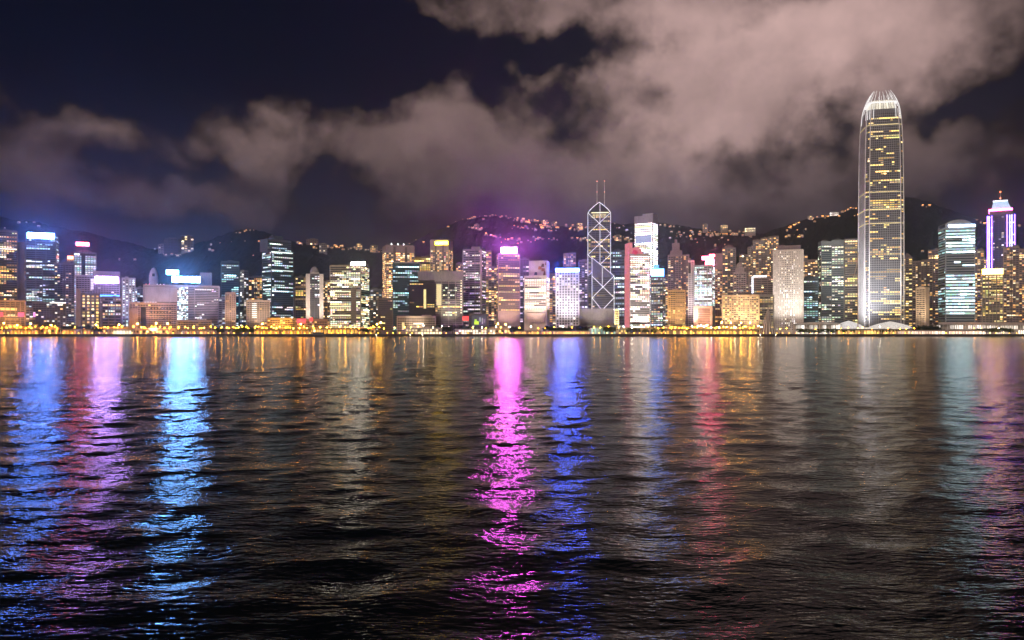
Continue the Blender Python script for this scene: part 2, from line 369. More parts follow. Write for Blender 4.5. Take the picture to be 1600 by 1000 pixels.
def B(name, label, cat, x0, x1, ytop, D, wall=(.3, .26, .24), pal='warm', p=.3, st=1.0, style='office', side=None, xs=None, group=None,
      pitch=3.1, colpx=3.5, fw=.8, fh=.5, depth=None, glass=None, roofn=2, crown=0.0, ledges=False, piers=0, z0py=None, rough=.75, sides=True):
    b = Bld(); b.D = D; p = min(.97, p * 1.15)
    xc = (x0 + x1) / 2; th = math.atan((xc - CX) / F); k = D * math.cos(th) / F
    phi = 0.0; b.f0, b.f1 = x0, x1
    if side:
        fp = (xs - x0) if side == 'r' else (x1 - xs); sp = (x1 - x0) - fp
        phi = min(math.radians(42), max(math.radians(7), math.atan(sp / (fp * .8))))
        b.w = fp * k / math.cos(phi); b.d = sp * k / math.sin(phi)
        if side == 'r': b.f1 = xs
        else: b.f0 = xs
    else: b.w = (x1 - x0) * k; b.d = depth or max(14, min(46, b.w * .8))
    b.h = wz(ytop, D) - GZ
    rz = -th + (-phi if side == 'r' else phi)
    Yc = D + b.d / 2; b.root = empty(name, (wx(xc, Yc), Yc, GZ), rz); tag(b.root, label, cat, group)
    w2, d2 = b.w / 2, b.d / 2; wm = wall_mat(wall, rough); b.wm = wm
    boxpart('wall', wm, b.root, -w2, w2, -d2, d2, 0, b.h)
    lit, dark = MB(), MB(); ph = pitch * D / F; pw = colpx * D / F
    z0 = b.z(z0py) if z0py else min(6.0, b.h * .15)
    m = min(1.2, b.w * .04); z1 = b.h - 1.5 - crown * b.h
    args = (style, pal, p, st, ph, pw, fw, fh)
    b.facade(lit, dark, (-w2 + m, -d2), (1, 0), (0, -1), b.w - 2 * m, z0, z1, *args)
    if sides:
        b.facade(lit, dark, (w2, -d2 + m), (0, 1), (1, 0), b.d - 2 * m, z0, z1, *args)
        b.facade(lit, dark, (-w2, d2 - m), (0, -1), (-1, 0), b.d - 2 * m, z0, z1, *args)
    if lit.f: b.lit = lit.build('lit_window_panes', lit_m, b.root, 'stuff')
    if dark.f: dark.build('dark_window_panes', glass or glass_m, b.root, 'stuff')
    if ledges:
        l = MB(); n = max(1, int((z1 - z0) / ph)); ph2 = (z1 - z0) / n
        for r in range(n + 1): l.box(-w2 - .45, w2 + .45, -d2 - .45, d2 + .45, z0 + r * ph2 - .25, z0 + r * ph2 + .25)
        l.build('floor_ledges', wm, b.root, 'stuff')
    if style == 'office' and not piers and not glass and not ledges: piers = rng.choice((0, 3, 4, 6))
    if style == 'resid' and b.w > 20 and D > 1390 and not piers:
        for q in ((0,) if b.w < 34 else (-.2, .2)): boxpart('groove_shade', wall_mat(tuple(x * .45 for x in wall)), b.root, q * b.w - b.w * .04, q * b.w + b.w * .04, -d2 - .25, -d2 - .01, 0, b.h - 2)  # darkened wall strip painted as the shade of a recess
    for i in range(piers + 1 if piers else 0):
        x = -w2 + b.w * i / piers; boxpart('pier', wm, b.root, x - .55, x + .55, -d2 - .8, -d2 - .14, 0, b.h)
    par = MB(); t = .6; hp = 1.4
    for q in ((-w2, w2, -d2, -d2 + t), (-w2, w2, d2 - t, d2), (-w2, -w2 + t, -d2 + t, d2 - t), (w2 - t, w2, -d2 + t, d2 - t)): par.box(*q, b.h, b.h + hp)
    par.build('parapet', wm, b.root)
    for i in range(roofn):
        a = rng.uniform(-.55, .35) * w2; ww = rng.uniform(.2, .42) * b.w; hh = rng.uniform(2.0, 4.5)
        boxpart('roof_box', roof_m if i else wm, b.root, a, min(w2 - 1, a + ww), -d2 * .5 + i, d2 * .5 - i, b.h + .01 * i, b.h + hh + i)
    if roofn and rng.random() < .3:
        mb = MB(); ax = rng.uniform(-.3, .3) * b.w; mb.bar((ax, 0, b.h), (ax, 0, b.h + rng.uniform(7, 13)), .22, 5, .1); mb.build('antenna', pole_m, b.root)
    return b

def sign(b, x0, x1, y0, y1, rgb, s, name='roof_sign', legs=True, out=1.2, back=True, sampled=True):
    """lit sign box on a frame standing at the front of a building, photo pixels"""
    xa, xb, za, zb = b.x(x0), b.x(x1), b.z(y1), b.z(y0); y = -b.d / 2 - out
    o = boxpart(name, glow_mat(rgb, s, sampled), b.root, xa, xb, y - .6, y, za, zb)
    if back: boxpart('sign_back', pole_m, b.root, xa - .3, xb + .3, y + .02, y + .5, za - .3, zb + .3)
    if legs and za >= b.h - .5:
        n = max(2, int((xb - xa) / 8))
        for i in range(n + 1):
            xx = xa + (xb - xa) * i / n; mb = MB(); mb.bar((xx, y + .8, b.h - 1.5), (xx, y + .8, zb), .25); mb.build('sign_leg', pole_m, b.root)
    return o
def block(b, name, x0, x1, y0, y1, m=None, dy0=0.0, dy1=1.0):
    """box on the building between photo pixels; dy0..dy1 is the share of its depth it fills"""
    return boxpart(name, m or b.wm, b.root, b.x(x0), b.x(x1), -b.d / 2 + b.d * dy0, -b.d / 2 + b.d * dy1, b.z(y1), b.z(y0))
def panel(b, name, x0, x1, y0, y1, m, proud=.3):
    return boxpart(name, m, b.root, b.x(x0), b.x(x1), -b.d / 2 - proud, -b.d / 2 - .15 if proud > .2 else -b.d / 2, b.z(y1), b.z(y0))

# colours of walls
BEIGE, BROWN, GREY, DARK, PEACH, PINK, PALE, TAN = (.42, .36, .30), (.22, .17, .15), (.25, .24, .24), (.09, .09, .10), (.50, .36, .27), (.42, .32, .33), (.55, .53, .50), (.34, .27, .20)
VIOL, STEEL = (.26, .22, .28), (.16, .18, .20)

# ---- left end
b = B('apartment_tower', 'brown stepped apartment tower with amber windows beside the blue sign tower', 'building', -8, 28, 361, 1500, BROWN, 'warm', .28, 1.2, 'office', fw=.7)
block(b, 'stepped_wing', 28, 39, 376, 522, dy0=.1, dy1=.9)
panel(b, 'terrace_light_band', 0, 26, 388, 389.6, glow_mat((1., .85, .65), 2.2), .5)
b = B('office_tower', 'dark office tower crowned by a long blue white sign panel', 'building', 40, 93, 366, 1450, (.15, .15, .18), 'cool', .17, 1.1, 'office', 'r', 88, pitch=3.2)
sign(b, 43, 85, 364, 372.5, (.10, .25, 1.), 165)
panel(b, 'light_band', 41, 66, 408, 409.6, glow_mat((.9, .95, 1.), 1.6), .5)
panel(b, 'light_band', 41, 62, 415, 416.2, glow_mat((.9, .95, 1.), 1.3), .5)
panel(b, 'light_band', 41, 60, 463, 464.5, glow_mat((.9, .95, 1.), 1.6), .5)
b = B('office_tower', 'dark tower standing in front of the blue sign tower with few lit windows', 'building', 66, 86, 418, 1380, DARK, 'cool', .32, .9, 'office', roofn=1)
b = B('apartment_tower', 'dull violet brown tower between the blue sign tower and the red sign tower', 'building', 84, 117, 412, 1400, (.2, .16, .19), 'mix', .12, 1.1, 'resid', roofn=2)
b = B('low_block', 'small roof top block with a short red lit sign behind the violet brown tower', 'building', 104, 116, 404, 1560, BROWN, 'warm', .3, 1.0)
sign(b, 105.5, 114.5, 400, 405, (1., .25, .14), 9)
b = B('office_tower', 'glass tower of pale blue lit floors under a round red lit crown', 'building', 115, 151, 395, 1480, (.22, .24, .3), 'cool', .85, .9, 'band', pitch=3.0, fh=.6, roofn=0)
mb = MB(); mb.dome((0, 0, b.h - 1), b.w * .34, b.d * .34, 9, 18, 4); mb.build('round_crown', wall_mat((.3, .25, .3)), b.root)
mb = MB()
for i in range(18):
    a = i / 18 * 6.283; mb.bar((b.w * .37 * math.cos(a), b.d * .37 * math.sin(a), b.h), (b.w * .37 * math.cos(a), b.d * .37 * math.sin(a), b.h + 5), .3)
mb.build('crown_columns', metal_m, b.root, 'stuff')
panel(b, 'dark_core', 127, 133, 396, 440, glass_m, .4)
sign(b, 119, 139, 379, 384, (1., .09, .16), 75, legs=True)
b = B('convention_block', 'pale block holding a wide glowing lavender white sign panel', 'building', 118, 188, 431, 1340, (.45, .38, .42), 'mix', .06, .8, 'resid', roofn=0, z0py=480)
block(b, 'sign_tower', 146, 188, 423, 431.5, dy0=.1, dy1=.8)
sign(b, 148, 185, 432, 442, (.50, .28, 1.), 85, 'sign_panel', legs=False, out=.6)
panel(b, 'vertical_sign', 141, 147, 435, 453, wall_mat((.6, .55, .6)), .5)
for i in range(4): panel(b, 'sign_character', 142, 146, 436 + i * 4.3, 439 + i * 4.3, glow_mat((.9, .8, 1.), 1.6), .75)
panel(b, 'blue_light_strip', 157, 187, 460.5, 463, glow_mat((.05, .25, 1.), 7), .8)
b = B('hotel', 'hotel with a grid of round warm lit windows beneath the lavender sign', 'building', 126, 157, 459, 1280, BROWN, 'gold', .72, 1.3, 'resid', pitch=5, colpx=5.2, fw=.5, fh=.5, roofn=0)
block(b, 'end_wall', 119, 126, 451, 520, wall_mat(PEACH), .0, .9)
b = B('office_block', 'brown office block with long lit floor bands right of the round window hotel', 'building', 159, 190, 464, 1290, (.24, .18, .2), 'mix', .35, 1.0, 'office', pitch=4.4, roofn=1)
b = B('apartment_tower', 'pale tower with columns of cool white windows beside the peach block', 'building', 190, 212, 435, 1360, (.42, .38, .45), 'cool', .5, 1.2, 'resid', colpx=4.2, fw=.5, roofn=1)
b = B('apartment_tower', 'slim tower with small cool windows tucked behind the white window tower', 'building', 209, 224, 450, 1460, (.3, .28, .34), 'cool', .35, 1.0, 'resid', roofn=1)
b = B('podium_block', 'low dark podium with a white light line on its roof', 'building', 50, 104, 473, 1260, (.2, .17, .17), 'mix', .22, 1.0, 'resid', roofn=0)
panel(b, 'roof_light_line', 78, 103, 472, 473.4, glow_mat((1., .92, .8), 3), .8)
b = B('podium_block', 'orange lit podium with broad bright bands and red awnings at its terrace', 'building', -8, 40, 470, 1230, (.5, .34, .22), 'gold', .1, .8, 'office', roofn=0)
panel(b, 'lit_band', 0, 26, 481, 485, glow_mat((1., .55, .14), 2.0), .5)
panel(b, 'lit_band', 0, 40, 493, 495, glow_mat((1., .5, .2), 1.2), .5)
for (xa, xb, c) in ((0, 5, (1., .08, .12)), (28, 38, (1., .12, .25)), (48, 56, (1., .3, .8))):
    panel(b, 'awning', xa, xb, 488, 495, glow_mat(c, 1.6), 2.5)
b = B('low_block', 'short building with a peaked terrace at the foot of the blue sign tower', 'building', 40, 52, 482, 1240, BROWN, 'mix', .3, 1.0, 'resid', roofn=1)

# ---- convention hall group
b = B('exhibition_hall', 'wide pale hall with a bright blue white sign over its long roof', 'building', 225, 344, 446.5, 1330, (.46, .36, .38), 'white', .10, .9, 'office', roofn=0, pitch=2.6, depth=40)
panel(b, 'smooth_wall', 227, 277, 449, 472, wall_mat((.5, .40, .43)), .35)
lit = MB(); dk = MB(); b.facade(lit, dk, (b.x(277), -b.d / 2 - .3), (1, 0), (0, -1), b.x(294) - b.x(277), b.z(500), b.z(448), 'resid', 'cool', .72, 1.5, 3, 2.6, .75, .6)
lit.build('lit_atrium_panes', lit_m, b.root, 'stuff')
sign(b, 269, 313, 432, 441, (.16, .42, 1.), 140)
sign(b, 260, 279, 422, 429, (.14, .40, 1.), 85, legs=True, out=-6)
block(b, 'roof_block', 313, 332, 424, 446.6, wall_mat((.3, .3, .4)), .3, .8)
mb = MB(); xa = b.x(240); mb.dome((xa, 0, b.h + 12), 7.5, 7, 20, 14, 5, -.6); mb.build('roof_shell', wall_mat((.55, .48, .55)), b.root)
boxpart('shell_eye', glass_m, b.root, xa - 2, xa + 2, -7.6, -6.5, b.h + 16, b.h + 21)
for i, x in enumerate((229, 234, 246, 251, 256)):
    mb = MB(); mb.dome((b.x(x), -b.d / 2 + 2, b.h + .2), 1.2, 1.2, 2.4, 8, 3); mb.build('roof_lamp', glow_mat((1., .25, .3) if i < 2 else (1., .8, .8), 3), b.root)
b = B('museum_block', 'peach low building with rows of small dark square windows', 'building', 202, 277, 474, 1200, (.55, .38, .30), 'gold', .02, .5, 'resid', roofn=0, z0py=519, depth=30)
panel(b, 'tall_dark_window', 220, 228, 480, 510, glass_m)
mb = MB()
for r in range(5):
    for c in range(7):
        if r > 2 and c < 4: continue
        if r == 4 and c == 4: continue
        x = 235 + c * 5; y = 481 + r * 5.4; mb.box(b.x(x), b.x(x + 2.6), -b.d / 2 - .2, -b.d / 2 - .05, b.z(y + 2.4), b.z(y))
mb.build('square_windows', glass_m, b.root, 'stuff')
block(b, 'side_step', 203, 216, 483, 520, None, -.12, .0)
b = B('podium_block', 'plain peach podium below the exhibition hall', 'building', 277, 331, 501, 1205, PEACH, 'gold', .03, .6, 'resid', roofn=0)
b = B('office_tower', 'teal glass tower with scattered greenish windows behind the narrow peach tower', 'building', 345, 374, 409, 1420, (.05, .09, .10), 'teal', .22, 1.0, 'office', glass=teal_glass_m, roofn=2)
b = B('apartment_tower', 'narrow peach tower with vertical ribs at the harbour road', 'building', 352, 368, 458, 1220, PEACH, 'gold', .05, .5, 'resid', piers=5, roofn=1)
b = B('apartment_tower', 'slim grey tower right of the teal glass tower', 'building', 375, 388, 423, 1430, GREY, 'white', .25, .9, 'resid', side='r', xs=381, roofn=0)
b = B('apartment_tower', 'warm lit tower stepped against the left flank of the tall blue glass tower', 'building', 388, 411, 433, 1480, (.36, .28, .24), 'warm', .45, 1.2, 'resid', roofn=3)
b = B('office_block', 'low beige block with one column of white striplit windows', 'building', 385, 422, 470, 1250, (.45, .36, .30), 'gold', .03, .5, 'resid', roofn=1)
for i in range(8): panel(b, 'strip_window', 394, 401, 474 + i * 3, 475.4 + i * 3, glow_mat((1., .93, .8), 1.8), .4)
b = B('apartment_tower', 'dim narrow block between the exhibition hall and the peach tower', 'building', 341, 353, 466, 1300, (.26, .22, .26), 'cool', .2, .8, 'resid', roofn=1)

# ---- centre left
b = B('office_tower', 'tall blue glass tower with stepped top and scattered white windows', 'building', 409, 459, 393, 1400, (.07, .10, .13), 'cool', .24, 1.1, 'office', 'l', 424, glass=teal_glass_m, roofn=0, ledges=True)
ub = MB(); ub.box(b.x(419.5), b.x(457), -b.d * .4, b.d * .4, b.h, b.z(374)); ub.build('upper_storeys', wall_mat((.1, .12, .15)), b.root)
lit, dk = MB(), MB(); b.facade(lit, dk, (b.x(419.5), -b.d * .4), (1, 0), (0, -1), b.x(457) - b.x(419.5), b.h + 1, b.z(377), 'office', 'cool', .2, 1., 3.4, 4)
if lit.f: lit.build('upper_lit_panes', lit_m, b.root, 'stuff')
dk.build('upper_dark_panes', teal_glass_m, b.root, 'stuff')
block(b, 'roof_box', 431, 447, 367.5, 374.1, None, .3, .7)
panel(b, 'light_band', 424, 457, 393.5, 395.2, glow_mat((.85, 1., .9), 1.8), .7)
panel(b, 'light_band', 424, 458, 422, 423.3, glow_mat((.85, 1., .9), 1.3), .7)
b = B('apartment_tower', 'brown tower squeezed between the tall blue glass tower and the white finned tower', 'building', 461, 479, 433, 1450, (.3, .23, .2), 'gold', .3, 1.1, 'office', roofn=2)
b = B('office_tower', 'slim dark glass tower framed by two pale full height fins under a dome', 'building', 478, 505, 429, 1340, DARK, 'white', .2, 1.1, 'office', roofn=0)
for xa in ((478, 484.5), (499, 505.5)): block(b, 'pale_fin', xa[0], xa[1], 428, 521, wall_mat((.62, .56, .52)), -.06, 1.03)
block(b, 'crown_base', 484.6, 498.9, 425, 429.1, wall_mat((.5, .46, .44)), .1, .9)
mb = MB(); mb.dome((b.x(491.5), 0, b.z(425)), 7.5, 7.5, 10.5, 14, 4); mb.build('dome', wall_mat((.4, .37, .37)), b.root)
b = B('office_block', 'broad gold lit office block whose floors almost all glow', 'building', 515, 578, 415, 1290, (.40, .36, .26), 'mixgold', .74, 1.3, 'office', 'r', 564, pitch=3.0, ledges=True, roofn=0, fh=.6)
block(b, 'taller_lift_core', 549, 563.5, 410.5, 415.1, None, .3, .9)
sign(b, 549, 571, 410, 415, (1., .90, .75), 40)
panel(b, 'blank_strip', 549, 557, 450, 506, wall_mat((.22, .19, .15)), .35)
for y in (441, 455, 478, 492): panel(b, 'light_band', 515, 548, y, y + 1.3, glow_mat((1., .85, .5), 1.8), 1.0)
b = B('low_block', 'orange floodlit low hall at the foot of the tall blue glass tower', 'building', 417, 462, 498, 1180, (.62, .38, .14), 'gold', .12, .8, 'resid', roofn=0)
b = B('low_block', 'small hall with red lit awning below the white finned tower', 'building', 463, 512, 500, 1180, (.4, .26, .2), 'warm', .2, .8, 'resid', roofn=1)
panel(b, 'red_awning', 464, 478, 498, 505, glow_mat((1., .07, .10), 1.6), 2)
panel(b, 'red_awning', 483, 489, 496, 502, glow_mat((1., .07, .07), 1.6), 2)
b = B('apartment_tower', 'dark stepped apartment block beside the gold lit office', 'building', 578, 597, 452, 1550, (.12, .12, .13), 'mix', .35, 1.0, 'resid', roofn=1)
b = B('office_block', 'dark brown block below the pink beige tower', 'building', 590, 614, 467, 1270, (.16, .13, .11), 'gold', .16, .9, 'office', roofn=1)
b = B('hotel', 'pink beige hotel tower with rows of warm windows rising behind the teal block', 'building', 597, 648, 384, 1620, PINK, 'warm', .6, 1.7, 'resid', 'l', 603, crown=.07, roofn=2)
for i, x in enumerate((612, 622, 631)): mb = MB(); mb.dome((b.x(x), -b.d / 2 + 2, b.h + 1.6), 1.5, 1.5, 4, 8, 3); mb.build('roof_light', glow_mat((.9, .95, 1.), 3), b.root)
b = B('office_block', 'teal glass block with lit floor lines before the pink beige hotel', 'building', 613, 656, 411, 1370, (.04, .10, .12), 'teal', .34, .8, 'office', glass=teal_glass_m, roofn=0, crown=.03)
block(b, 'pale_roof_band', 613, 656, 409, 411.2, wall_mat((.4, .42, .42)), -.01, 1)
b = B('office_block', 'black glass block half hidden before the arched grey building', 'building', 639, 680, 441, 1300, (.03, .03, .035), 'gold', .09, 1.0, 'office', roofn=0)
panel(b, 'lit_stair', 662, 666.5, 452, 482, glow_mat((.9, .75, .3), 1.3), .4)
b = B('office_block', 'grey building shaped like a portal with a wide flat top slab', 'building', 679, 723, 438, 1330, (.36, .33, .31), 'gold', .05, .8, 'office', roofn=0)
block(b, 'top_slab', 653, 723.5, 424, 438.1, wall_mat((.33, .31, .31)), -.1, 1.0)
panel(b, 'lit_stair', 682, 690, 444, 477, glow_mat((1., .8, .4), 1.0), .5)
panel(b, 'glass_recess', 692, 714, 443, 468, glass_m, .3)
lit, dk = MB(), MB(); b.facade(lit, dk, (b.x(692), -b.d / 2 - .4), (1, 0), (0, -1), b.x(714) - b.x(692), b.z(494), b.z(444), 'resid', 'green', .35, .9, 4, 3.5)
lit.build('recess_lit_panes', lit_m, b.root, 'stuff')
for i in range(14):
    mb = MB(); mb.dome((b.x(720.5), -b.d / 2 - .9, b.z(434 + i * 4.2)), .9, .9, 1.2, 6, 2, -1); mb.build('edge_lamp', glow_mat((1., .85, .6), 3), b.root)
b = B('apartment_tower', 'warm lit slab behind the portal building', 'building', 647, 674, 402, 1700, (.3, .24, .2), 'gold', .6, 1.1, 'office', roofn=2)
b = B('hotel', 'brown tower carrying a yellow lit roof sign', 'building', 672, 708, 375, 1650, (.42, .33, .31), 'warm', .55, 1.0, 'resid', 'r', 701, crown=.1, roofn=0)
sign(b, 680, 700, 377, 382.5, (1., .62, .04), 22, legs=False, out=.4)
b = B('office_tower', 'grey tower with a pale lit right pier beside the portal building', 'building', 723, 760, 390, 1420, (.27, .25, .27), 'white', .24, 1.0, 'office', 'r', 752, roofn=0)
block(b, 'roof_box', 734, 748, 384.5, 390.1, None, .3, .8)
block(b, 'pale_corner_pier', 750, 752.5, 390, 521, wall_mat((.55, .48, .46)), -.04, .08)
b = B('apartment_tower', 'dim slab with gold window rows peeking between the grey tower and the pink sign tower', 'building', 758, 768, 393, 1750, (.25, .2, .18), 'gold', .6, 1.1, 'office', roofn=1)
b = B('apartment_tower', 'mixed window apartment tower left of the pink sign tower', 'building', 763, 777, 418, 1600, (.22, .19, .22), 'warm', .45, 1.1, 'resid', roofn=1)
b = B('office_tower', 'mauve tower topped by a glowing pink magenta sign box', 'building', 775, 813, 397, 1390, (.34, .26, .28), 'gold', .36, .95, 'office', 'l', 778, roofn=0, z0py=486)
sign(b, 784, 808, 386, 397, (1., .12, .90), 340, legs=False, out=-8)
block(b, 'roof_box', 786, 806, 396.9, 399, None, .1, .8)
b = B('podium_block', 'beige podium with a lit name strip below the black glass block', 'building', 620, 681, 495, 1190, (.4, .34, .29), 'gold', .04, .6, 'resid', roofn=1)
panel(b, 'lit_name_strip', 646, 662, 505, 506.4, glow_mat((1., .9, .75), 1.8), .4)
panel(b, 'lit_doorway', 628, 632, 504, 515, glow_mat((1., .7, .3), 1.2), .4)
b = B('low_block', 'low dark block with a green and yellow video screen below the grey tower', 'building', 733, 762, 491, 1200, (.1, .1, .11), 'white', .05, .6, 'resid', roofn=0)
panel(b, 'video_screen', 737, 760, 493, 509, glow_mat((.03, .04, .07), 1.0), .4)
for q in ((741, 748, 502, 507, (.65, .95, .05), 1.3), (741.5, 745, 499, 501.5, (.6, .9, .1), 1.0), (749, 751, 496, 503, (.35, .45, .5), .9), (753, 754.5, 497, 506, (.5, .55, .5), .8), (756, 758, 499, 504, (.3, .35, .35), .7)):
    panel(b, 'screen_shape', *q[:4], glow_mat(q[4], q[5]), .6)
panel(b, 'red_sign', 723, 732, 494, 501, glow_mat((1., .05, .05), 2.0), 3)

# ---- centre
b = B('apartment_tower', 'slim dim bluish tower between the pink sign tower and the mural hotel', 'building', 812, 827, 405, 1520, (.2, .2, .27), 'violet', .35, 1.0, 'resid', roofn=2)
b = B('hotel', 'cream floodlit hotel with a picture panel over its window wall', 'building', 819, 859, 432, 1300, (.72, .60, .52), 'peach', .7, 1.5, 'band', 'r', 854, roofn=0, pitch=2.7, z0py=484)
block(b, 'mural_wall', 826, 854, 407, 432.1, wall_mat((.62, .55, .58)), .1, .95)
for q in ((845, 850, 412, 417, (.10, .05, .03)), (840, 846, 416, 421, (.45, .18, .09)), (845, 851, 419, 424, (.30, .10, .06)), (848, 852, 424, 430, (.12, .04, .03)), (834, 839, 425, 429.5, (.04, .06, .15)), (851, 853, 409, 414, (.15, .06, .05))):
    x0, x1, y0, y1, c = q; mb = MB(); yy = -b.d * .4 - .1; xa, xb, za, zb = b.x(x0), b.x(x1), b.z(y1), b.z(y0)
    mb.prism([(xa, yy - .12), (xb, yy - .12), (xb, yy), (xa, yy)], za, zb, [(xa + 1.2, yy - .12), (xb - .5, yy - .12), (xb - .5, yy), (xa + 1.2, yy)]); mb.build('picture_shape', wall_mat(c), b.root)
mb = MB(); mb.prism([(b.x(826), -b.d / 2 - 5), (b.x(850), -b.d / 2 - 5), (b.x(850), -b.d / 2 - .2), (b.x(826), -b.d / 2 - .2)], b.z(504), b.z(489), [(b.x(823), -b.d / 2 - 2), (b.x(853), -b.d / 2 - 2), (b.x(853), -b.d / 2 - .2), (b.x(823), -b.d / 2 - .2)])
mb.build('flared_canopy', wall_mat((.7, .5, .46)), b.root)
b = B('office_tower', 'white grid tower with a glowing blue strip along its roof', 'building', 868, 905, 424, 1310, (.72, .69, .74), 'white', .16, 1.0, 'resid', roofn=0, pitch=4.0, colpx=3.9, fw=.55, fh=.62)
sign(b, 868.5, 904.5, 419.6, 424, (.04, .12, 1.), 210, 'blue_light_strip', legs=False, out=.2, back=False)
b = B('apartment_tower', 'dim narrow slab between the mural hotel and the white grid tower', 'building', 858, 869, 440, 1480, (.25, .2, .26), 'warm', .35, 1.0, 'resid', roofn=1)
b = B('apartment_tower', 'violet apartment tower left of the cross braced tower', 'building', 904, 923, 407, 1650, VIOL, 'violet', .35, .9, 'resid', roofn=2)
b = B('apartment_tower', 'far violet block showing above the white grid tower', 'building', 880, 900, 396, 2010, VIOL, 'warm', .4, 1.0, 'resid', roofn=2)
b = B('office_block', 'glass office block with bright white floor lines behind the cross braced tower', 'building', 953, 980, 392, 1720, (.13, .14, .17), 'cool', .5, 1.1, 'office', pitch=4.4, roofn=2, fh=.45)

# cross braced tower with arched top and twin masts
def braced_tower():
    D = 1560; D2 = 1520
    b = B('braced_glass_tower', 'dark glass tower outlined by white cross braces with an arched top and twin masts', 'skyscraper', 918.5, 954, 333, D, (.17, .17, .21), 'gold', .13, .6, 'office', roofn=0, depth=42, pitch=3.2)
    bm = glow_mat((.94, .92, 1.), 1.5, False)
    def brace(a, c, y, r=.55, par=None):
        mb = MB(); mb.bar((a[0], y, a[1]), (c[0], y, c[1]), r, 4); mb.build('brace', bm, b.root)
    yf = -b.d / 2 - .9; xl, xr, xm = b.x(918.5), b.x(954), b.x(937.5)
    nodes = [b.z(v) for v in (332.5, 365, 398, 431)]
    for x in (xl, xr, xm): brace((x, b.z(431 if x == xl else 480)), (x, b.z(332.5 if x != xm else 316)), yf)
    for i in range(3):
        brace((xl, nodes[i]), (xr, nodes[i + 1]), yf); brace((xr, nodes[i]), (xl, nodes[i + 1]), yf)
    mb = MB(); pts = []
    for i in range(13):                                              # arched roof shell
        t = i / 12; x = xl + (xr - xl) * t; s = 1 - abs(2 * t - 1); pts.append((x, b.h + (b.z(316) - b.h) * (s ** .75)))
    for (p, q) in zip(pts[:-1], pts[1:]):
        for y0 in (-b.d / 2, b.d / 2):
            mb.face([(p[0], y0, b.h - .1), (q[0], y0, b.h - .1), (q[0], y0, q[1]), (p[0], y0, p[1])])
        mb.quad((p[0], -b.d / 2, p[1]), (q[0], -b.d / 2, q[1]), (q[0], b.d / 2, q[1]), (p[0], b.d / 2, p[1]))
    mb.build('arched_roof', glass_m, b.root)
    for (p, q) in zip(pts[:-1], pts[1:]): brace(p, q, yf, .8)
    panel(b, 'light_band', 924, 951, 331.5, 333, glow_mat((1., .85, .5), 1.8), .5)
    panel(b, 'light_band', 926, 947, 335, 337, glow_mat((1., .8, .4), .9), .4)
    for x in (932.8, 944.6):
        m_ = MB(); m_.bar((b.x(x), 0, b.z(322)), (b.x(x), 0, b.z(297)), .95, 6, .75); m_.bar((b.x(x), 0, b.z(297)), (b.x(x), 0, b.z(280)), .7, 6, .45)
        mm = m_.build('mast', wall_mat((.85, .83, .83)), b.root)
        for y in (280, 297): m_ = MB(); m_.dome((b.x(x), 0, b.z(y)), .9, .9, 1.0, 8, 3, -1.2); m_.build('mast_lamp', glow_mat((1., .35, .25), 5), mm)
    # lower front shaft with its own slanted top and braces
    k = D2 / D; y1 = -b.d / 2 - 34; X = lambda px: b.x(px) * .978; Z = lambda py: wz(py, D2) - GZ
    x0, x1, zc = X(925), X(959.5), X(941)
    sh = MB(); zl, zr, zb = Z(402), Z(431), Z(482)
    sh.v += [(x0, y1, zb), (x1, y1, zb), (x1, -b.d / 2 - 1.8, zb), (x0, -b.d / 2 - 1.8, zb), (x0, y1, zl), (x1, y1, zr), (x1, -b.d / 2 - 1.8, zr + 4), (x0, -b.d / 2 - 1.8, zl + 4)]
    for f in ((0, 3, 2, 1), (4, 5, 6, 7), (0, 1, 5, 4), (1, 2, 6, 5), (2, 3, 7, 6), (3, 0, 4, 7)): sh.f.append(f); sh.c.append(None)
    sh.build('lower_shaft', wall_mat((.17, .17, .21)), b.root)
    lit, dk = MB(), MB(); b.facade(lit, dk, (x0 + 1, y1), (1, 0), (0, -1), x1 - x0 - 2, zb + 2, zr - 2, 'office', 'gold', .13, .6, 4.2, 4)
    lit.build('lower_lit_panes', lit_m, b.root, 'stuff'); dk.build('lower_dark_panes', glass_m, b.root, 'stuff')
    ys = y1 - .9
    brace((x0, zb), (x0, zl), ys); brace((x1, Z(505)), (x1, zr), ys); brace((zc, Z(449)), (zc, Z(417)), ys); brace((x0, zl), (x1, zr), ys)
    brace((x0, Z(431)), (x1, Z(465)), ys); brace((x1, Z(431)), (x0, Z(465)), ys)
    brace((x0, Z(465)), (zc - 3, zb), ys); brace((x1, Z(465)), (zc + 3, zb), ys)
    base = MB(); base.box(X(904), X(958), y1 - 4, -b.d / 2 - 2.2, 0, zb); base.build('stone_base', wall_mat((.40, .37, .36)), b.root)
    for i in range(4): boxpart('base_course', wall_mat((.3, .28, .27)), b.root, X(904) - .3, X(958) + .3, y1 - 4.4, y1 - 4.05, 4 + i * 7, 4.8 + i * 7)
braced_tower()
b = B('floodlit_column', 'slim cream floodlit tower block at the foot of the cross braced tower', 'tower', 960.5, 967, 484, 1215, (.85, .72, .45), 'gold', .0, .5, 'resid', roofn=0, depth=7)
b = B('office_tower', 'tall pale violet blue tower with bright floors and a flat notched top', 'skyscraper', 991, 1028, 338, 1640, (.50, .47, .56), 'white', .82, 4.0, 'band', 'r', 1020, pitch=3.4, crown=.05, roofn=0)
block(b, 'roof_slab', 1004, 1020, 334, 338.1, None, .0, 1.0); block(b, 'roof_frame', 992, 1003, 336, 338.1, roof_m, .2, .9)
panel(b, 'gold_floor_band', 992, 1017, 353, 356, glow_mat((1., .8, .35), 1.6), .4)
panel(b, 'white_floor_band', 992, 1020, 363, 365, glow_mat((1., .95, 1.), 2.6), .5)
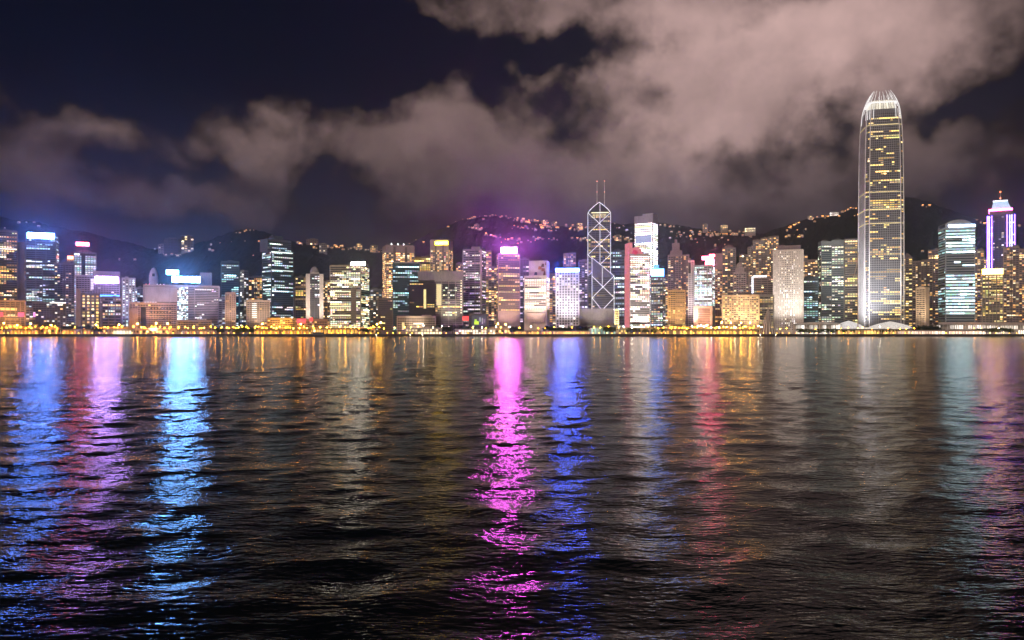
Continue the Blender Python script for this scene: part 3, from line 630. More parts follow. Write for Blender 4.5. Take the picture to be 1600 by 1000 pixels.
panel(b, 'lit_media_wall', 993, 1018, 367, 380, glow_mat((.55, .6, 1.), .75), .35)
b = B('office_tower', 'grey lit tower with a red lit left flank and red arched roof', 'building', 976, 1016, 398, 1330, (.46, .42, .40), 'peach', .72, 2.2, 'office', 'l', 984, ledges=True, roofn=0)
red_light_m = glow_mat((1., .27, .30), .72)  # red light on the wall, put in as the wall's own glow
yy = b.d / 2; mb = MB(); mb.box(-b.w / 2 - .6, -b.w / 2 - .15, -yy, yy, 6, b.h); mb.build('red_lit_flank', red_light_m, b.root)
mb = MB(); mb.box(b.x(984), b.x(989), -yy * .8, yy, b.h, b.z(379)); mb.build('red_roof_tower', red_light_m, b.root)
mb = MB(); mb.dome((b.x(998), 0, b.h), b.w * .33, yy * .7, 15, 16, 5); mb.build('red_roof_arch', red_light_m, b.root)
mb = MB(); mb.dome((b.x(993), -yy * .75, b.h), 6.5, 4, 9, 14, 4); mb.build('crimson_roof_disc', glow_mat((.8, .03, .12), .8), b.root)
panel(b, 'white_shop_light', 1000, 1012, 498, 503, glow_mat((1., .97, .95), 4), .6)
b = B('office_tower', 'dark narrow tower with a bright blue lit top storey', 'building', 1017, 1040, 433, 1320, (.12, .12, .15), 'mix', .5, .9, 'office', 'r', 1036, pitch=3.4, roofn=0)
sign(b, 1017.5, 1037, 420, 432, (.06, .22, 1.), 22, 'blue_sign_storey', legs=False, out=-1.5)
block(b, 'roof_core', 1017.5, 1036, 420.5, 433.1, None, .1, .9); block(b, 'blue_roof_turret', 1021, 1028, 414, 420.6, glow_mat((.08, .3, 1.), 2.5), .1, .4)
b = B('apartment_tower', 'mauve stepped tower with scattered amber windows behind the orange block', 'building', 1043, 1077, 399, 1560, (.36, .26, .28), 'warm', .24, 1.1, 'resid', roofn=0)
block(b, 'step', 1047, 1066, 391, 399.1, None, .1, .9); block(b, 'upper_step', 1050, 1062, 379, 391.1, None, .2, .8); block(b, 'pinnacle', 1054, 1058, 373, 379.1, None, .35, .6)
b = B('office_block', 'orange lit block with a louvred face', 'building', 1043, 1071, 454, 1230, (.6, .40, .22), 'gold', .12, .8, 'resid', roofn=1)
mb = MB()
for i in range(22): mb.box(b.x(1056), b.x(1069), -b.d / 2 - .9, -b.d / 2 - .2, b.z(459 + i * 2.2), b.z(457.8 + i * 2.2))
mb.build('louvres', wall_mat((.55, .40, .26)), b.root, 'stuff')
b = B('lift_tower', 'slender pale windowless tower beside the striplit glass bank', 'building', 1075, 1085, 408, 1310, (.66, .58, .60), 'white', .0, .5, 'resid', roofn=0, sides=False)
panel(b, 'dark_slot', 1075.5, 1079.5, 410, 427, glass_m, .25)
b = B('office_block', 'glass bank of cool white floors under red roof masts over a peach base', 'building', 1084, 1117, 415, 1290, (.35, .36, .40), 'cool', .85, 1.6, 'office', 'r', 1113, roofn=0, z0py=478, pitch=3.0, fh=.62)
block(b, 'peach_base', 1084, 1113, 478, 521, wall_mat((.66, .42, .32)), -.08, -.01)
mb = MB()
for i in range(9): mb.box(b.x(1091), b.x(1110), -b.d * .58 - .5, -b.d * .58 - .01, b.z(484 + i * 2.8), b.z(482.4 + i * 2.8))
mb.build('base_louvres', wall_mat((.3, .16, .12)), b.root, 'stuff')
redb = glow_mat((1., .10, .20), 34)
for (xa, xb, ya, yb) in ((1096, 1113, 400, 405), (1101, 1114, 405, 414.5), (1108, 1115, 397.5, 400.2)): block(b, 'red_roof_frame', xa, xb, ya, yb, redb, .1 + (yb - 400) * .01, .5)
b = B('apartment_tower', 'pinkish tower with blank top wall directly right of the glass bank', 'building', 1113, 1129, 397, 1480, (.45, .34, .35), 'warm', .4, 1.1, 'resid', 'l', 1117, crown=.18, roofn=0)
b = B('apartment_tower', 'dusky round topped apartment tower left of the domed turret building', 'building', 1128, 1150, 388, 1700, (.24, .2, .23), 'warm', .3, 1.2, 'resid', roofn=0)
mb = MB(); mb.dome((0, 0, b.h), b.w * .42, b.d * .42, 9, 14, 4); mb.build('round_top', b.wm, b.root)
b = B('office_tower', 'pale stone tower ending in a domed turret', 'building', 1146, 1166, 426, 1480, (.48, .43, .42), 'mix', .16, .9, 'resid', roofn=0)
block(b, 'turret', 1149, 1163, 418, 426.1, None, .15, .85); mb = MB(); mb.dome((b.x(1156), 0, b.z(418)), b.w * .3, b.d * .3, 11, 14, 5); mb.build('dome', b.wm, b.root)
mb = MB(); mb.bar((b.x(1156), 0, b.z(410)), (b.x(1156), 0, b.z(403)), .5, 6, .15); mb.build('finial', pole_m, b.root)
b = B('office_block', 'wide peach block of close set lit windows above the brightest street lamps', 'building', 1128, 1186, 462, 1230, (.58, .44, .33), 'gold', .42, .75, 'resid', piers=4, roofn=3, colpx=3.2)
b = B('office_block', 'block whose roof edge is outlined by white light bars', 'building', 1170, 1209, 434, 1400, (.28, .24, .22), 'warm', .3, 1.0, 'office', roofn=0)
block(b, 'white_light_bar', 1174.5, 1177, 432, 460, glow_mat((.9, .93, 1.), 2.4), -.03, -.01); block(b, 'white_light_bar', 1177, 1198, 430.5, 433, glow_mat((1., .96, .95), 2.6), -.03, .02)
b = B('office_block', 'small grey gabled block between the peach block and the white ribbed tower', 'building', 1186, 1209, 462, 1260, (.3, .29, .27), 'gold', .3, .9, 'office', roofn=1)
b = B('office_tower', 'white floodlit tower with fine vertical ribs and a dark set back roof', 'building', 1208, 1255, 391, 1290, (.72, .67, .62), 'white', .24, 1.3, 'resid', roofn=0, piers=18, colpx=2.6, fw=.5, fh=.55)
block(b, 'dark_roof_storey', 1214, 1251, 383, 391.1, wall_mat((.3, .26, .28)), .12, .88)
b = B('office_block', 'teal glass block low beside the white ribbed tower', 'building', 1255, 1279, 434, 1400, (.07, .12, .14), 'teal', .3, .8, 'office', glass=teal_glass_m, roofn=1)
for (xa, xb, yt, lab, xs_, sd) in ((1278, 1300, 378, 'left one of the twin greenish round shouldered towers', 1283, 'l'), (1299, 1319, 376, 'right one of the twin greenish round shouldered towers', None, None)):
    b = B('office_tower', lab, 'building', xa, xb, yt, 1480, (.15, .17, .17), 'green', .34, .95, 'office', sd, xs_, glass=teal_glass_m, roofn=0, crown=.03)
    mb = MB(); mb.dome((0, 0, b.h), b.w * .4, b.d * .4, 6, 14, 4); mb.build('rounded_roof', b.wm, b.root)
b = B('office_tower', 'grey greenish tower with gold floor lines hard against the tallest tower', 'building', 1319, 1345, 374, 1500, (.26, .24, .22), 'gold', .42, .95, 'office', roofn=1, pitch=3.4)

# ---- the tallest tower: tapering chamfered shaft, corner columns, claw crown
def tallest():
    D = 1345.0; xc = 1376; th = math.atan((xc - CX) / F); k = D * math.cos(th) / F; phi = math.radians(13)
    root = empty('tapered_skyscraper', (wx(xc, D + 32), D + 32, GZ), -th + phi)
    tag(root, 'tallest tapering glass tower with gold lit floors and a white claw like crown', 'skyscraper')
    Z = lambda py: wz(py, D) - GZ
    prof = [(522, 33.0), (400, 33.0), (330, 32.8), (280, 32.4), (240, 31.8), (215, 31.1), (196, 30.2), (184, 29.2), (176, 28.2), (168, 26.6)]
    half = lambda z: float(np.interp(z, [Z(p[0]) for p in prof], [p[1] * k * .94 for p in prof]))
    wm = wall_mat((.17, .185, .22), .35); c = .20
    def ring(h):
        q = h * (1 - c); return [(-q, -h), (q, -h), (h, -q), (h, q), (q, h), (-q, h), (-h, q), (-h, -q)]
    mb = MB(); zs = [Z(p[0]) for p in prof]; zs[0] = 0
    for a, b_ in zip(zs[:-1], zs[1:]): mb.prism(ring(half(a)), a, b_ - .02, ring(half(b_)))
    mb.build('shaft', wm, root)
    lit, dk, sp = MB(), MB(), MB(); P = PAL['gold']; ph = 3.5 * D / F; rows = int((Z(172) - Z(500)) / ph)
    for r in range(rows):
        za = Z(500) + r * ph + ph * .25; zb = za + ph * .45; h = half((za + zb) / 2); R = ring(h)
        py = HZ - (za + GZ - CAMZ) / D * F
        full = rng.random() < .06 or 313 < py < 330 or 484 < py < 492
        for e, p in ((0, .19), (7, .12), (1, .16), (6, .05), (2, .2)):
            A = Vector(R[e]); Bv = Vector(R[(e + 1) % 8]); u = (Bv - A); L = u.length; u /= L; n = Vector((u.y, -u.x))
            def pq(t, z, off): q = A + u * t + n * off; return (q.x, q.y, z)
            dk.quad(pq(.4, za, .05), pq(L - .4, za, .05), pq(L - .4, zb, .05), pq(.4, zb, .05))
            cols = max(2, int(L / 4.2)); pw = L / cols; q = 0; rp = .93 if full and e in (0, 1) else min(.9, p * math.exp(rng.gauss(0, .7)))
            while q < cols:
                run = max(1, int(rng.expovariate(1 / 2.6)))
                if rng.random() < rp:
                    base = jitter(rng.choice(P), 1.6)
                    for j in range(q, min(cols, q + run)): lit.quad(pq(pw * (j + .08), za, .12), pq(pw * (j + .92), za, .12), pq(pw * (j + .92), zb, .12), pq(pw * (j + .08), zb, .12), tuple(x * rng.uniform(.85, 1.15) for x in base))
                q += run
        R2 = ring(h + .35); sp.prism(R2, za - ph * .42, za - ph * .18)
    lit.build('lit_window_panes', lit_m, root, 'stuff'); dk.build('dark_window_panes', glass_m, root, 'stuff'); sp.build('spandrel_bands', wall_mat((.21, .225, .26), .4), root, 'stuff')
    colm = wall_mat((.78, .78, .82), .45)
    for e in range(8):                                               # bright corner columns
        m2 = MB()
        for a, b_ in zip(zs[:-1], zs[1:]):
            pa, pb = Vector(ring(half(a) + .5)[e]), Vector(ring(half(b_) + .5)[e]); m2.bar((pa.x, pa.y, a), (pb.x, pb.y, b_), 1.0, 6)
        m2.build('corner_column', colm, root)
    ribs = MB()                                                      # fine vertical mullions over the glass
    for e in (0, 1, 7, 2):
        for i in range(1, 14 if e in (0, 2) else 4):
            t_ = i / (14 if e in (0, 2) else 4)
            for a, b_ in zip(zs[:-1], zs[1:]):
                A0, A1 = (Vector(ring(half(z_) + .7)[e]).lerp(Vector(ring(half(z_) + .7)[(e + 1) % 8]), t_) for z_ in (a, b_))
                u_ = (Vector(ring(1)[(e + 1) % 8]) - Vector(ring(1)[e])).normalized() * .28
                ribs.quad((A0.x - u_.x, A0.y - u_.y, a), (A0.x + u_.x, A0.y + u_.y, a), (A1.x + u_.x, A1.y + u_.y, b_), (A1.x - u_.x, A1.y - u_.y, b_))
    ribs.build('mullions', wall_mat((.42, .42, .45), .4), root, 'stuff')
    # pale strips painting floodlit brightness onto the left flank
    h0 = half(0)
    for i in range(3):
        m2 = MB(); y0 = -h0 * (1 - c) + .6 + i * h0 * .53; yw = h0 * .52
        for a, b_ in zip(zs[:-1], zs[1:]):
            m2.v += [(-half(a) - .5, y0, a), (-half(a) - .5, y0 + yw, a), (-half(b_) - .5, y0 + yw, b_), (-half(b_) - .5, y0, b_)]
            n = len(m2.v); m2.f.append((n - 4, n - 1, n - 2, n - 3)); m2.c.append(None)
        m2.build('flank_light_strip', colm, root)
    # crown: glazed core and inward curving claws
    zt = zs[-1]; ht = half(zt)
    m2 = MB(); m2.prism(ring(ht * .86), zt, Z(152), ring(ht * .72)); m2.build('crown_core', wall_mat((.7, .66, .58)), root)
    for e in (0, 1, 7, 2, 6):
        R = ring(ht * .87); A, Bv = Vector(R[e]), Vector(R[(e + 1) % 8]); R2 = ring(ht * .735); A2, B2 = Vector(R2[e]), Vector(R2[(e + 1) % 8])
        n_ = max(2, int((Bv - A).length / 4))
        for i in range(n_):
            p0 = A.lerp(Bv, (i + .15) / n_); p1 = A.lerp(Bv, (i + .85) / n_); q0 = A2.lerp(B2, (i + .15) / n_); q1 = A2.lerp(B2, (i + .85) / n_)
            m3 = MB(); m3.quad((p0.x, p0.y, zt + .5), (p1.x, p1.y, zt + .5), (q1.x, q1.y, Z(153)), (q0.x, q0.y, Z(153))); m3.build('lit_crown_pane', glow_mat((1., .92, .74), .75 + .3 * ((i * 7) % 3)), root)
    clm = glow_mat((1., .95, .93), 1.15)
    for e in range(8):
        R = ring(1.0); n_ = 5 if e % 2 == 0 else 2
        for i in range(n_):
            p = Vector(R[e]).lerp(Vector(R[(e + 1) % 8]), (i + .5) / n_); m3 = MB(); prev = None
            for j in range(7):
                t = j / 6 if (n_ == 2 or i in (0, n_ - 1)) else .5 + j / 12; z = Z(184) + (Z(136.5 + (e * 3 + i) % 3) - Z(184)) * t; s = half(Z(184)) * (1.03 - .50 * t ** 2.3)
                cur = (p.x * s, p.y * s, z)
                if prev: m3.bar(prev, cur, .62 - .06 * j, 5)
                prev = cur
            m3.build('crown_claw', clm, root)
    m3 = MB(); m3.prism(ring(ht * .93), Z(157), Z(155.5)); m3.build('crown_ring', clm, root)
    for y_, s in ((194, 1.3), (349, 1.4), (300, 1.0), (327, 1.5)):   # full lit mechanical floors
        z = Z(y_); m3 = MB(); m3.prism(ring(half(z) + .5), z, z + 1.2); m3.build('lit_floor_ring', glow_mat((1., .78, .36), s), root)
    m3 = MB(); m3.prism(ring(h0 * 1.02), 0, 11); m3.build('glass_lobby', glow_mat((1., .86, .6), 1.4), root)
tallest()

# ---- right of the tallest tower
b = B('apartment_tower', 'slim dark apartment tower with a gabled cap right of the tallest tower', 'building', 1409, 1426, 403, 1560, (.22, .19, .19), 'gold', .4, 1.1, 'resid', roofn=0)
mb = MB(); w2, d2 = b.w / 2, b.d / 2; mb.prism([(-w2, -d2), (w2, -d2), (w2, d2), (-w2, d2)], b.h, b.z(395), [(-1, -1), (1, -1), (1, 1), (-1, 1)]); mb.build('pyramid_cap', b.wm, b.root)
b = B('apartment_tower', 'brown apartment slab behind the beige windowless block', 'building', 1425, 1458, 408, 1600, (.3, .24, .22), 'warm', .22, 1.1, 'resid', roofn=2)
b = B('apartment_tower', 'brown tower left of the turquoise striplit tower', 'building', 1450, 1467, 391, 1640, (.3, .24, .23), 'warm', .3, 1.1, 'resid', roofn=2)
b = B('tower_block', 'beige almost windowless floodlit block', 'building', 1431, 1452, 450, 1250, (.62, .50, .38), 'gold', .0, .5, 'resid', 'r', 1446, roofn=1, sides=False)
for (x, y) in ((1436, 459), (1436, 474), (1440, 481), (1436, 489)): panel(b, 'small_window', x, x + 2.2, y, y + 2, glass_m, .25)
b = B('office_tower', 'turquoise striplit tower with a dark middle and vaulted roof', 'skyscraper', 1465, 1524, 356, 1330, (.34, .38, .40), 'teal', .0, .9, 'band', 'l', 1477, roofn=0, pitch=4.0, glass=teal_glass_m)
tl = MB(); dd = MB()
for (ya, yb, p) in ((396, 358, .97), (427, 397, .10), (492, 428, .98)):
    b.facade(tl, dd, (-b.w / 2 + .8, -b.d / 2 - .1), (1, 0), (0, -1), b.w - 1.6, b.z(ya), b.z(yb), 'band', 'ice', p, 1.6, 5.2, 3.2, .98, .52)
    b.facade(tl, dd, (-b.w / 2 - .1, b.d / 2 - 1), (0, -1), (-1, 0), b.d - 2, b.z(ya), b.z(yb), 'band', 'teal', p * .35, .5, 4.4, 3.2, .96, .5)
tl.build('striplit_panes', lit_m, b.root, 'stuff')
sign(b, 1482, 1523.5, 351, 354.5, (.55, .8, 1.), 16, 'roof_light_line', legs=False, out=.3, back=False)
mb = MB(); n = 12
pts = [(-b.w / 2 + b.w * i / n, b.h + (b.z(343) - b.h) * (math.sin(math.pi * min(1, (i / n) * .85 + .12)) ** .6)) for i in range(n + 1)]
for p, q in zip(pts[:-1], pts[1:]):
    for y0 in (-b.d / 2, b.d / 2): mb.face([(p[0], y0, b.h), (q[0], y0, b.h), (q[0], y0, q[1]), (p[0], y0, p[1])])
    mb.quad((p[0], -b.d / 2, p[1]), (q[0], -b.d / 2, q[1]), (q[0], b.d / 2, q[1]), (p[0], b.d / 2, p[1]))
mb.build('vaulted_roof', wall_mat((.3, .31, .34)), b.root)
b = B('apartment_tower', 'brown apartment tower between the turquoise tower and the gold topped block', 'building', 1521, 1538, 391, 1560, (.3, .23, .21), 'warm', .35, 1.2, 'resid', roofn=2)
b = B('office_block', 'small block with a glowing gold sign along its top', 'building', 1534, 1568, 429, 1300, (.40, .34, .26), 'gold', .42, .95, 'office', roofn=0, piers=6)
sign(b, 1534.5, 1567.5, 420, 428.5, (1., .58, .08), 22, legs=False, out=.2)
def neon_tower():
    b = B('neon_edged_tower', 'dark tower edged with violet neon columns under a lit stepped crown and mast', 'skyscraper', 1542, 1587, 336, 1560, (.10, .10, .13), 'violet', .14, .9, 'resid', roofn=0)
    nm = glow_mat((.15, .06, 1.), 20); nw = glow_mat((.75, .7, 1.), 3)
    for x in (1542.6, 1545.2, 1549.5, 1573.5, 1577.8, 1581, 1585.4):
        m_ = nm if x in (1542.6, 1585.4, 1549.5, 1573.5) else nw
        o = MB(); o.bar((b.x(x), -b.d / 2 - 1, b.z(470)), (b.x(x), -b.d / 2 - 1, b.z(336)), .85, 6); o.build('neon_column', m_, b.root)
    w2, d2 = b.w / 2, b.d / 2; X = b.x
    mb = MB(); mb.prism([(X(1545), -d2), (X(1584), -d2), (X(1584), d2), (X(1545), d2)], b.h, b.z(327), [(X(1546), -d2 * .9), (X(1582), -d2 * .9), (X(1582), d2 * .9), (X(1546), d2 * .9)]); mb.build('crown_step', wall_mat((.2, .19, .24)), b.root)
    boxpart('pink_light_ring', glow_mat((1., .05, .26), 36), b.root, X(1544.5), X(1582), -d2 * .95, d2 * .95, b.z(328.5), b.z(325.5))
    mb = MB(); mb.prism([(X(1549), -d2 * .7), (X(1580), -d2 * .7), (X(1580), d2 * .7), (X(1549), d2 * .7)], b.z(325.4), b.z(313), [(X(1552), -d2 * .5), (X(1574), -d2 * .5), (X(1574), d2 * .5), (X(1552), d2 * .5)]); mb.build('crown_lantern', glow_mat((.5, .75, 1.), 1.1), b.root)
    boxpart('crown_light_line', glow_mat((.8, .9, 1.), 4), b.root, X(1551.5), X(1574.5), -d2 * .52, d2 * .52, b.z(313), b.z(311.6))
    o = MB(); o.bar((X(1563), 0, b.z(312)), (X(1563), 0, b.z(296)), .9, 6, .3); mm = o.build('mast', wall_mat((.5, .4, .4)), b.root)
    for y in (297, 307): o = MB(); o.dome((X(1563), 0, b.z(y)), 1.5, 1.5, 1.7, 8, 3, -1.2); o.build('mast_lamp', glow_mat((1., .18, .08), 6), mm)
neon_tower()
b = B('apartment_tower', 'brown apartment tower right of the gold topped block', 'building', 1567, 1593, 386, 1420, (.32, .25, .24), 'warm', .3, 1.1, 'resid', roofn=2)
b = B('apartment_tower', 'apartment tower with a reddish lit edge at the right end of the waterfront', 'building', 1591, 1622, 389, 1440, (.3, .22, .21), 'warm', .4, 1.2, 'resid', roofn=2)

# ---- far apartment towers at the foot of the hill, alike but for their place
FAR = [(1028, 1044, 430), (1066, 1080, 404), (1155, 1170, 398), (1168, 1182, 386), (1176, 1190, 375), (1188, 1203, 372), (1200, 1217, 370), (1212, 1226, 384),
       (1253, 1262, 399), (1262, 1278, 406), (1128, 1138, 404), (1136, 1150, 420), (1120, 1130, 409), (1164, 1176, 420),
       (845, 868, 428), (903, 915, 428), (962, 976, 424), (560, 590, 462), (655, 676, 418), (712, 730, 412), (756, 775, 436), (1408, 1420, 430),
       (1440, 1452, 412), (1524, 1545, 405), (1556, 1572, 400), (500, 516, 440), (438, 470, 450), (205, 226, 455), (28, 44, 400)]
FARL = ['behind the dark narrow tower with the blue lit top', 'behind the slender pale windowless tower', 'behind the domed turret building', 'in the stepped row right of the domed turret building', 'in the stepped row behind the white outlined roof block',
        'tall one of the stepped row behind the white outlined roof block', 'tallest one behind the white ribbed tower left edge', 'shorter one behind the white ribbed tower left edge', 'touching the white ribbed tower right edge', 'above the low teal glass block',
        'just right of the pinkish blank topped tower', 'low behind the round topped apartment tower', 'behind the pinkish blank topped tower', 'low right of the domed turret building', 'behind the mural hotel and white grid tower gap', 'low behind the violet apartment tower',
        'behind the red flanked tower left edge', 'low between the gold lit office and dark brown block', 'behind the portal building top slab', 'behind the grey tower with pale pier', 'low left of the pink sign tower', 'low right of the tallest tower',
        'behind the brown slab above the beige windowless block', 'behind the gold topped block', 'behind the neon edged tower foot', 'left of the gold lit office block', 'low behind the white finned tower', 'low behind the white window tower and peach museum block', 'behind the blue sign tower left edge']
for (xa, xb, yt), where in zip(FAR, FARL):
    B('apartment_tower', 'distant brown apartment tower ' + where, 'building', xa, xb, yt, 1960 + rng.uniform(-40, 60), rng.choice([(.24, .19, .19), (.28, .22, .21), (.2, .17, .19)]), 'warm', rng.uniform(.34, .52), 1.45, 'resid', roofn=1, pitch=2.8, colpx=3.2, group='apartment towers at the foot of the hills', depth=22)

# ---- low terraces added behind the lamps to catch and widen their glow
for (xa, xb, yt, lab, wc) in ((0, 46, 511, 'added amber terrace catching lamplight before the orange lit podium', (.6, .4, .2)), (50, 98, 512, 'added amber terrace catching lamplight before the low dark podium', (.55, .38, .2)), (158, 201, 512, 'added amber terrace catching lamplight before the brown office block', (.6, .42, .24)),
                              (206, 275, 514, 'added low amber terrace catching lamplight before the peach museum block', (.6, .42, .26)), (396, 416, 511, 'added short amber terrace catching lamplight before the low beige block', (.6, .4, .2)), (464, 514, 512, 'added amber terrace catching lamplight below the white finned tower', (.6, .4, .18)), (516, 586, 513, 'added amber terrace catching lamplight below the gold lit office', (.6, .44, .22)),
                              (764, 812, 513, 'added amber terrace catching lamplight below the pink sign tower', (.55, .38, .24)), (968, 1040, 513, 'added yellow terrace catching lamplight below the red flanked tower', (.6, .48, .22)), (1042, 1112, 512, 'added yellow terrace catching lamplight below the glass bank', (.62, .46, .22)), (1114, 1188, 512, 'added yellow terrace catching lamplight below the wide peach block', (.64, .48, .24))):
    B('added_terrace', lab, 'building', xa, xb, yt, 1176, wc, 'gold', .5, 1.6, 'resid', roofn=0, depth=5, pitch=4.2, colpx=4.5, fw=.6, fh=.5)

# ------------------------------------------------------------------ hillside houses
house_wall = wall_mat((.5, .44, .38)); house_roof = plain_mat('house_roof', (.16, .09, .07), .8)
def house(colr, s, floors):
    root = empty('hillside_house', (0, 0, -500)); w, dp, h = 9, 8, 3.2 * floors
    boxpart('wall', house_wall, root, -w / 2, w / 2, -dp / 2, dp / 2, -5, h)
    mb = MB(); mb.prism([(-w / 2 - .5, -dp / 2 - .5), (w / 2 + .5, -dp / 2 - .5), (w / 2 + .5, dp / 2 + .5), (-w / 2 - .5, dp / 2 + .5)], h, h + 2.2, [(-w / 2 + 1, -.2), (w / 2 - 1, -.2), (w / 2 - 1, .2), (-w / 2 + 1, .2)]); mb.build('roof', house_roof, root)
    for f in range(floors):
        for x in (-3, 0, 3): boxpart('window', glow_mat(colr, s * (1.3 if x == 0 else .8), False), root, x - 1.15, x + 1.15, -dp / 2 - .2, -dp / 2 - .02, f * 3.2 + .5, f * 3.2 + 2.7)
    return root
HP = [house((1., .36, .07), 8, 1), house((1., .45, .12), 3, 1), house((1., .75, .48), 2.0, 1), house((1., .5, .16), 2.4, 2), house((.85, .92, 1.), 1.8, 1), house((1., .4, .1), 1.2, 1), house((1., .6, .3), 1.0, 2)]
hr = random.Random(21)
def houses(label, pts, kinds, group='lit houses on the dark hillside', sc_=(.28, 1.0)):
    for (px, py) in pts:
        q = on_hill(px, py)
        if q is None:
            yy = YR - 30; q = (wx(px, yy), yy, terrain(wx(px, yy), yy))
        o = copy_tree(HP[hr.choice(tuple(kinds) + (5, 6))]); k = hr.uniform(*sc_); o.scale = (k * hr.uniform(.8, 1.5), k, k)
        o.location = (q[0], q[1] - 2, q[2] + 3); o.rotation_euler = (0, 0, -math.atan(q[0] / q[1]) + hr.uniform(-.35, .35))
        tag(o, label, 'house', group)
def line(x0, y0, x1, y1, n, jx=3, jy=1.6): return [(x0 + (x1 - x0) * i / max(1, n - 1) + hr.uniform(-jx, jx), y0 + (y1 - y0) * i / max(1, n - 1) + hr.uniform(-jy, jy)) for i in range(n)]
houses('small lit house high on the hill above the blue sign tower', [(8, 358), (30, 343), (42, 349), (54, 349), (61, 356)], (1, 2))
houses('lone amber lit house on the dark slope behind the exhibition hall', [(187, 408), (211, 408), (396, 403), (405, 379), (383, 379), (362, 380), (344, 381)], (0, 1))
houses('lit house along the curved road on the saddle above the exhibition hall', line(244, 390, 262, 400, 5) + line(262, 400, 285, 402, 7) + [(289, 378), (296, 384), (288, 392), (330, 384), (328, 392), (333, 393)], (1, 2, 2))
houses('lit house on the round summit behind the teal glass tower', line(371, 358, 397, 355, 6, 2, 1), (1, 2))
houses('amber house among the cluster on the low ridge behind the gold lit office', line(463, 380, 475, 386, 4) + line(492, 390, 535, 387, 12) + line(540, 390, 598, 391, 20, 4, 5) + [(523, 387), (526, 386)], (0, 1, 2, 3))
houses('lit house on the flank of the peak above the yellow sign tower', [(650, 376), (662, 380), (700, 352), (712, 349), (640, 383)] + line(733, 356, 750, 359, 7) + line(755, 368, 780, 373, 9), (0, 1, 1, 2))
houses('lit house along the peak skyline above the pink sign tower', line(724, 345, 760, 339, 8, 3, .8) + line(762, 339, 800, 342, 9, 3, 1), (1, 2))
houses('amber house in the string along the crest left of the cross braced tower', line(800, 342, 860, 349, 24, 3, 2.4) + line(845, 346, 872, 352, 10) + line(885, 353, 917, 359, 14, 3, 4), (0, 0, 1, 3))
houses('lit house on the slope between the pink sign tower and the cross braced tower', line(800, 357, 870, 360, 20, 4, 3) + line(832, 374, 872, 376, 8) + line(896, 374, 918, 377, 9) + line(812, 385, 850, 372, 8, 5, 4) + line(780, 380, 815, 376, 6, 4, 4), (1, 2, 4, 0))
houses('lit house behind and right of the cross braced tower', line(954, 354, 985, 363, 8, 4, 4) + line(956, 374, 988, 378, 13, 3, 3) + line(1034, 348, 1060, 350, 6, 3, 1.5), (2, 4, 1))
houses('amber house in the bright row on the saddle crest above the glass bank', line(1092, 356, 1150, 361, 18, 2, 1.4), (0, 1, 0, 3))
houses('lit house scattered on the slope above the mauve stepped tower', line(1045, 372, 1140, 380, 26, 6, 9) + line(1060, 365, 1130, 368, 12, 6, 5), (0, 1, 2, 4))
houses('lit house around the saddle viewpoint above the domed turret building', line(1138, 363, 1172, 368, 12, 3, 4), (1, 2, 3))
houses('amber house on the ridge between the viewpoint and the tallest tower', line(1231, 346, 1250, 344, 6) + line(1262, 343, 1276, 342, 6) + line(1285, 341, 1296, 340, 4) + line(1312, 332, 1337, 328, 8, 2, 1), (0, 0, 1))
houses('amber house low on the slope above the white ribbed tower', line(1228, 361, 1256, 360, 4) + line(1226, 371, 1254, 371, 7) + [(1335, 341), (1341, 341)], (0, 1))
houses('small lit house on the dark hill right of the tallest tower', [(1441, 326), (1447, 327), (1452, 326), (1441, 396), (1526, 339), (1532, 338), (1538, 340), (1592, 356)], (0, 0, 1))
for h_ in HP:
    for c in list(h_.children): bpy.data.objects.remove(c)
    bpy.data.objects.remove(h_)
# larger buildings standing on the hills
def hilltop(name, label, px0, px1, py0, pbase, lit, rows, cols, wall=(.3, .27, .27), p=.8, roof='flat'):
    q = on_hill((px0 + px1) / 2, pbase) or (wx((px0 + px1) / 2, YR - 40), YR - 40, 0)
    D = q[1]; w = (px1 - px0) / F * D; h = (pbase - py0) / F * D; base = wz(pbase, D)
    root = tag(empty(name, (q[0], D, base), -math.atan(q[0] / D)), label, 'building')
    boxpart('wall', wall_mat(wall), root, -w / 2, w / 2, -8, 8, -14, h); boxpart('roof_box', roof_m, root, -w * .2, w * .25, -4, 4, h, h + 4)
    l, dk = MB(), MB()
    for r in range(rows):
        for c in range(cols):
            x0 = -w / 2 + w * (c + .15) / cols; z0 = h * (r + .25) / rows; mb = l if hr.random() < p else dk
            mb.quad((x0, -8.1, z0), (x0 + w * .7 / cols, -8.1, z0), (x0 + w * .7 / cols, -8.1, z0 + h * .5 / rows), (x0, -8.1, z0 + h * .5 / rows), jitter(lit, 1.5) if mb is l else None)
    if l.f: l.build('lit_window_panes', lit_m, root, 'stuff')
    if dk.f: dk.build('dark_window_panes', glass_m, root, 'stuff')
hilltop('hillside_tower', 'dark tower with two gold lit floors on the saddle above the exhibition hall', 284, 302, 369, 394, (1., .75, .4), 7, 4, (.16, .15, .18), .3)
hilltop('hillside_tower', 'dark unlit twin block on the saddle above the exhibition hall', 257, 281, 373, 398, (1., .7, .4), 6, 5, (.05, .05, .07), .02)
hilltop('hillside_block', 'small pale block beside the dark blocks on the saddle', 248, 258, 382, 396, (1., .8, .6), 4, 3, (.36, .3, .3), .1)
hilltop('hillside_block', 'brown flats on the low ridge behind the tall blue glass tower', 479, 497, 374, 383, (1., .7, .4), 3, 6, (.28, .2, .17), .2)
hilltop('hillside_tower', 'grey tower on the low ridge right of the tall blue glass tower', 499, 511, 381, 397, (1., .8, .5), 5, 4, (.3, .27, .26), .3)
hilltop('viewpoint_hall', 'bowl shaped lit viewpoint hall on the saddle crest', 1164, 1180, 356, 363, (1., .8, .45), 2, 6, (.4, .36, .32), .9)
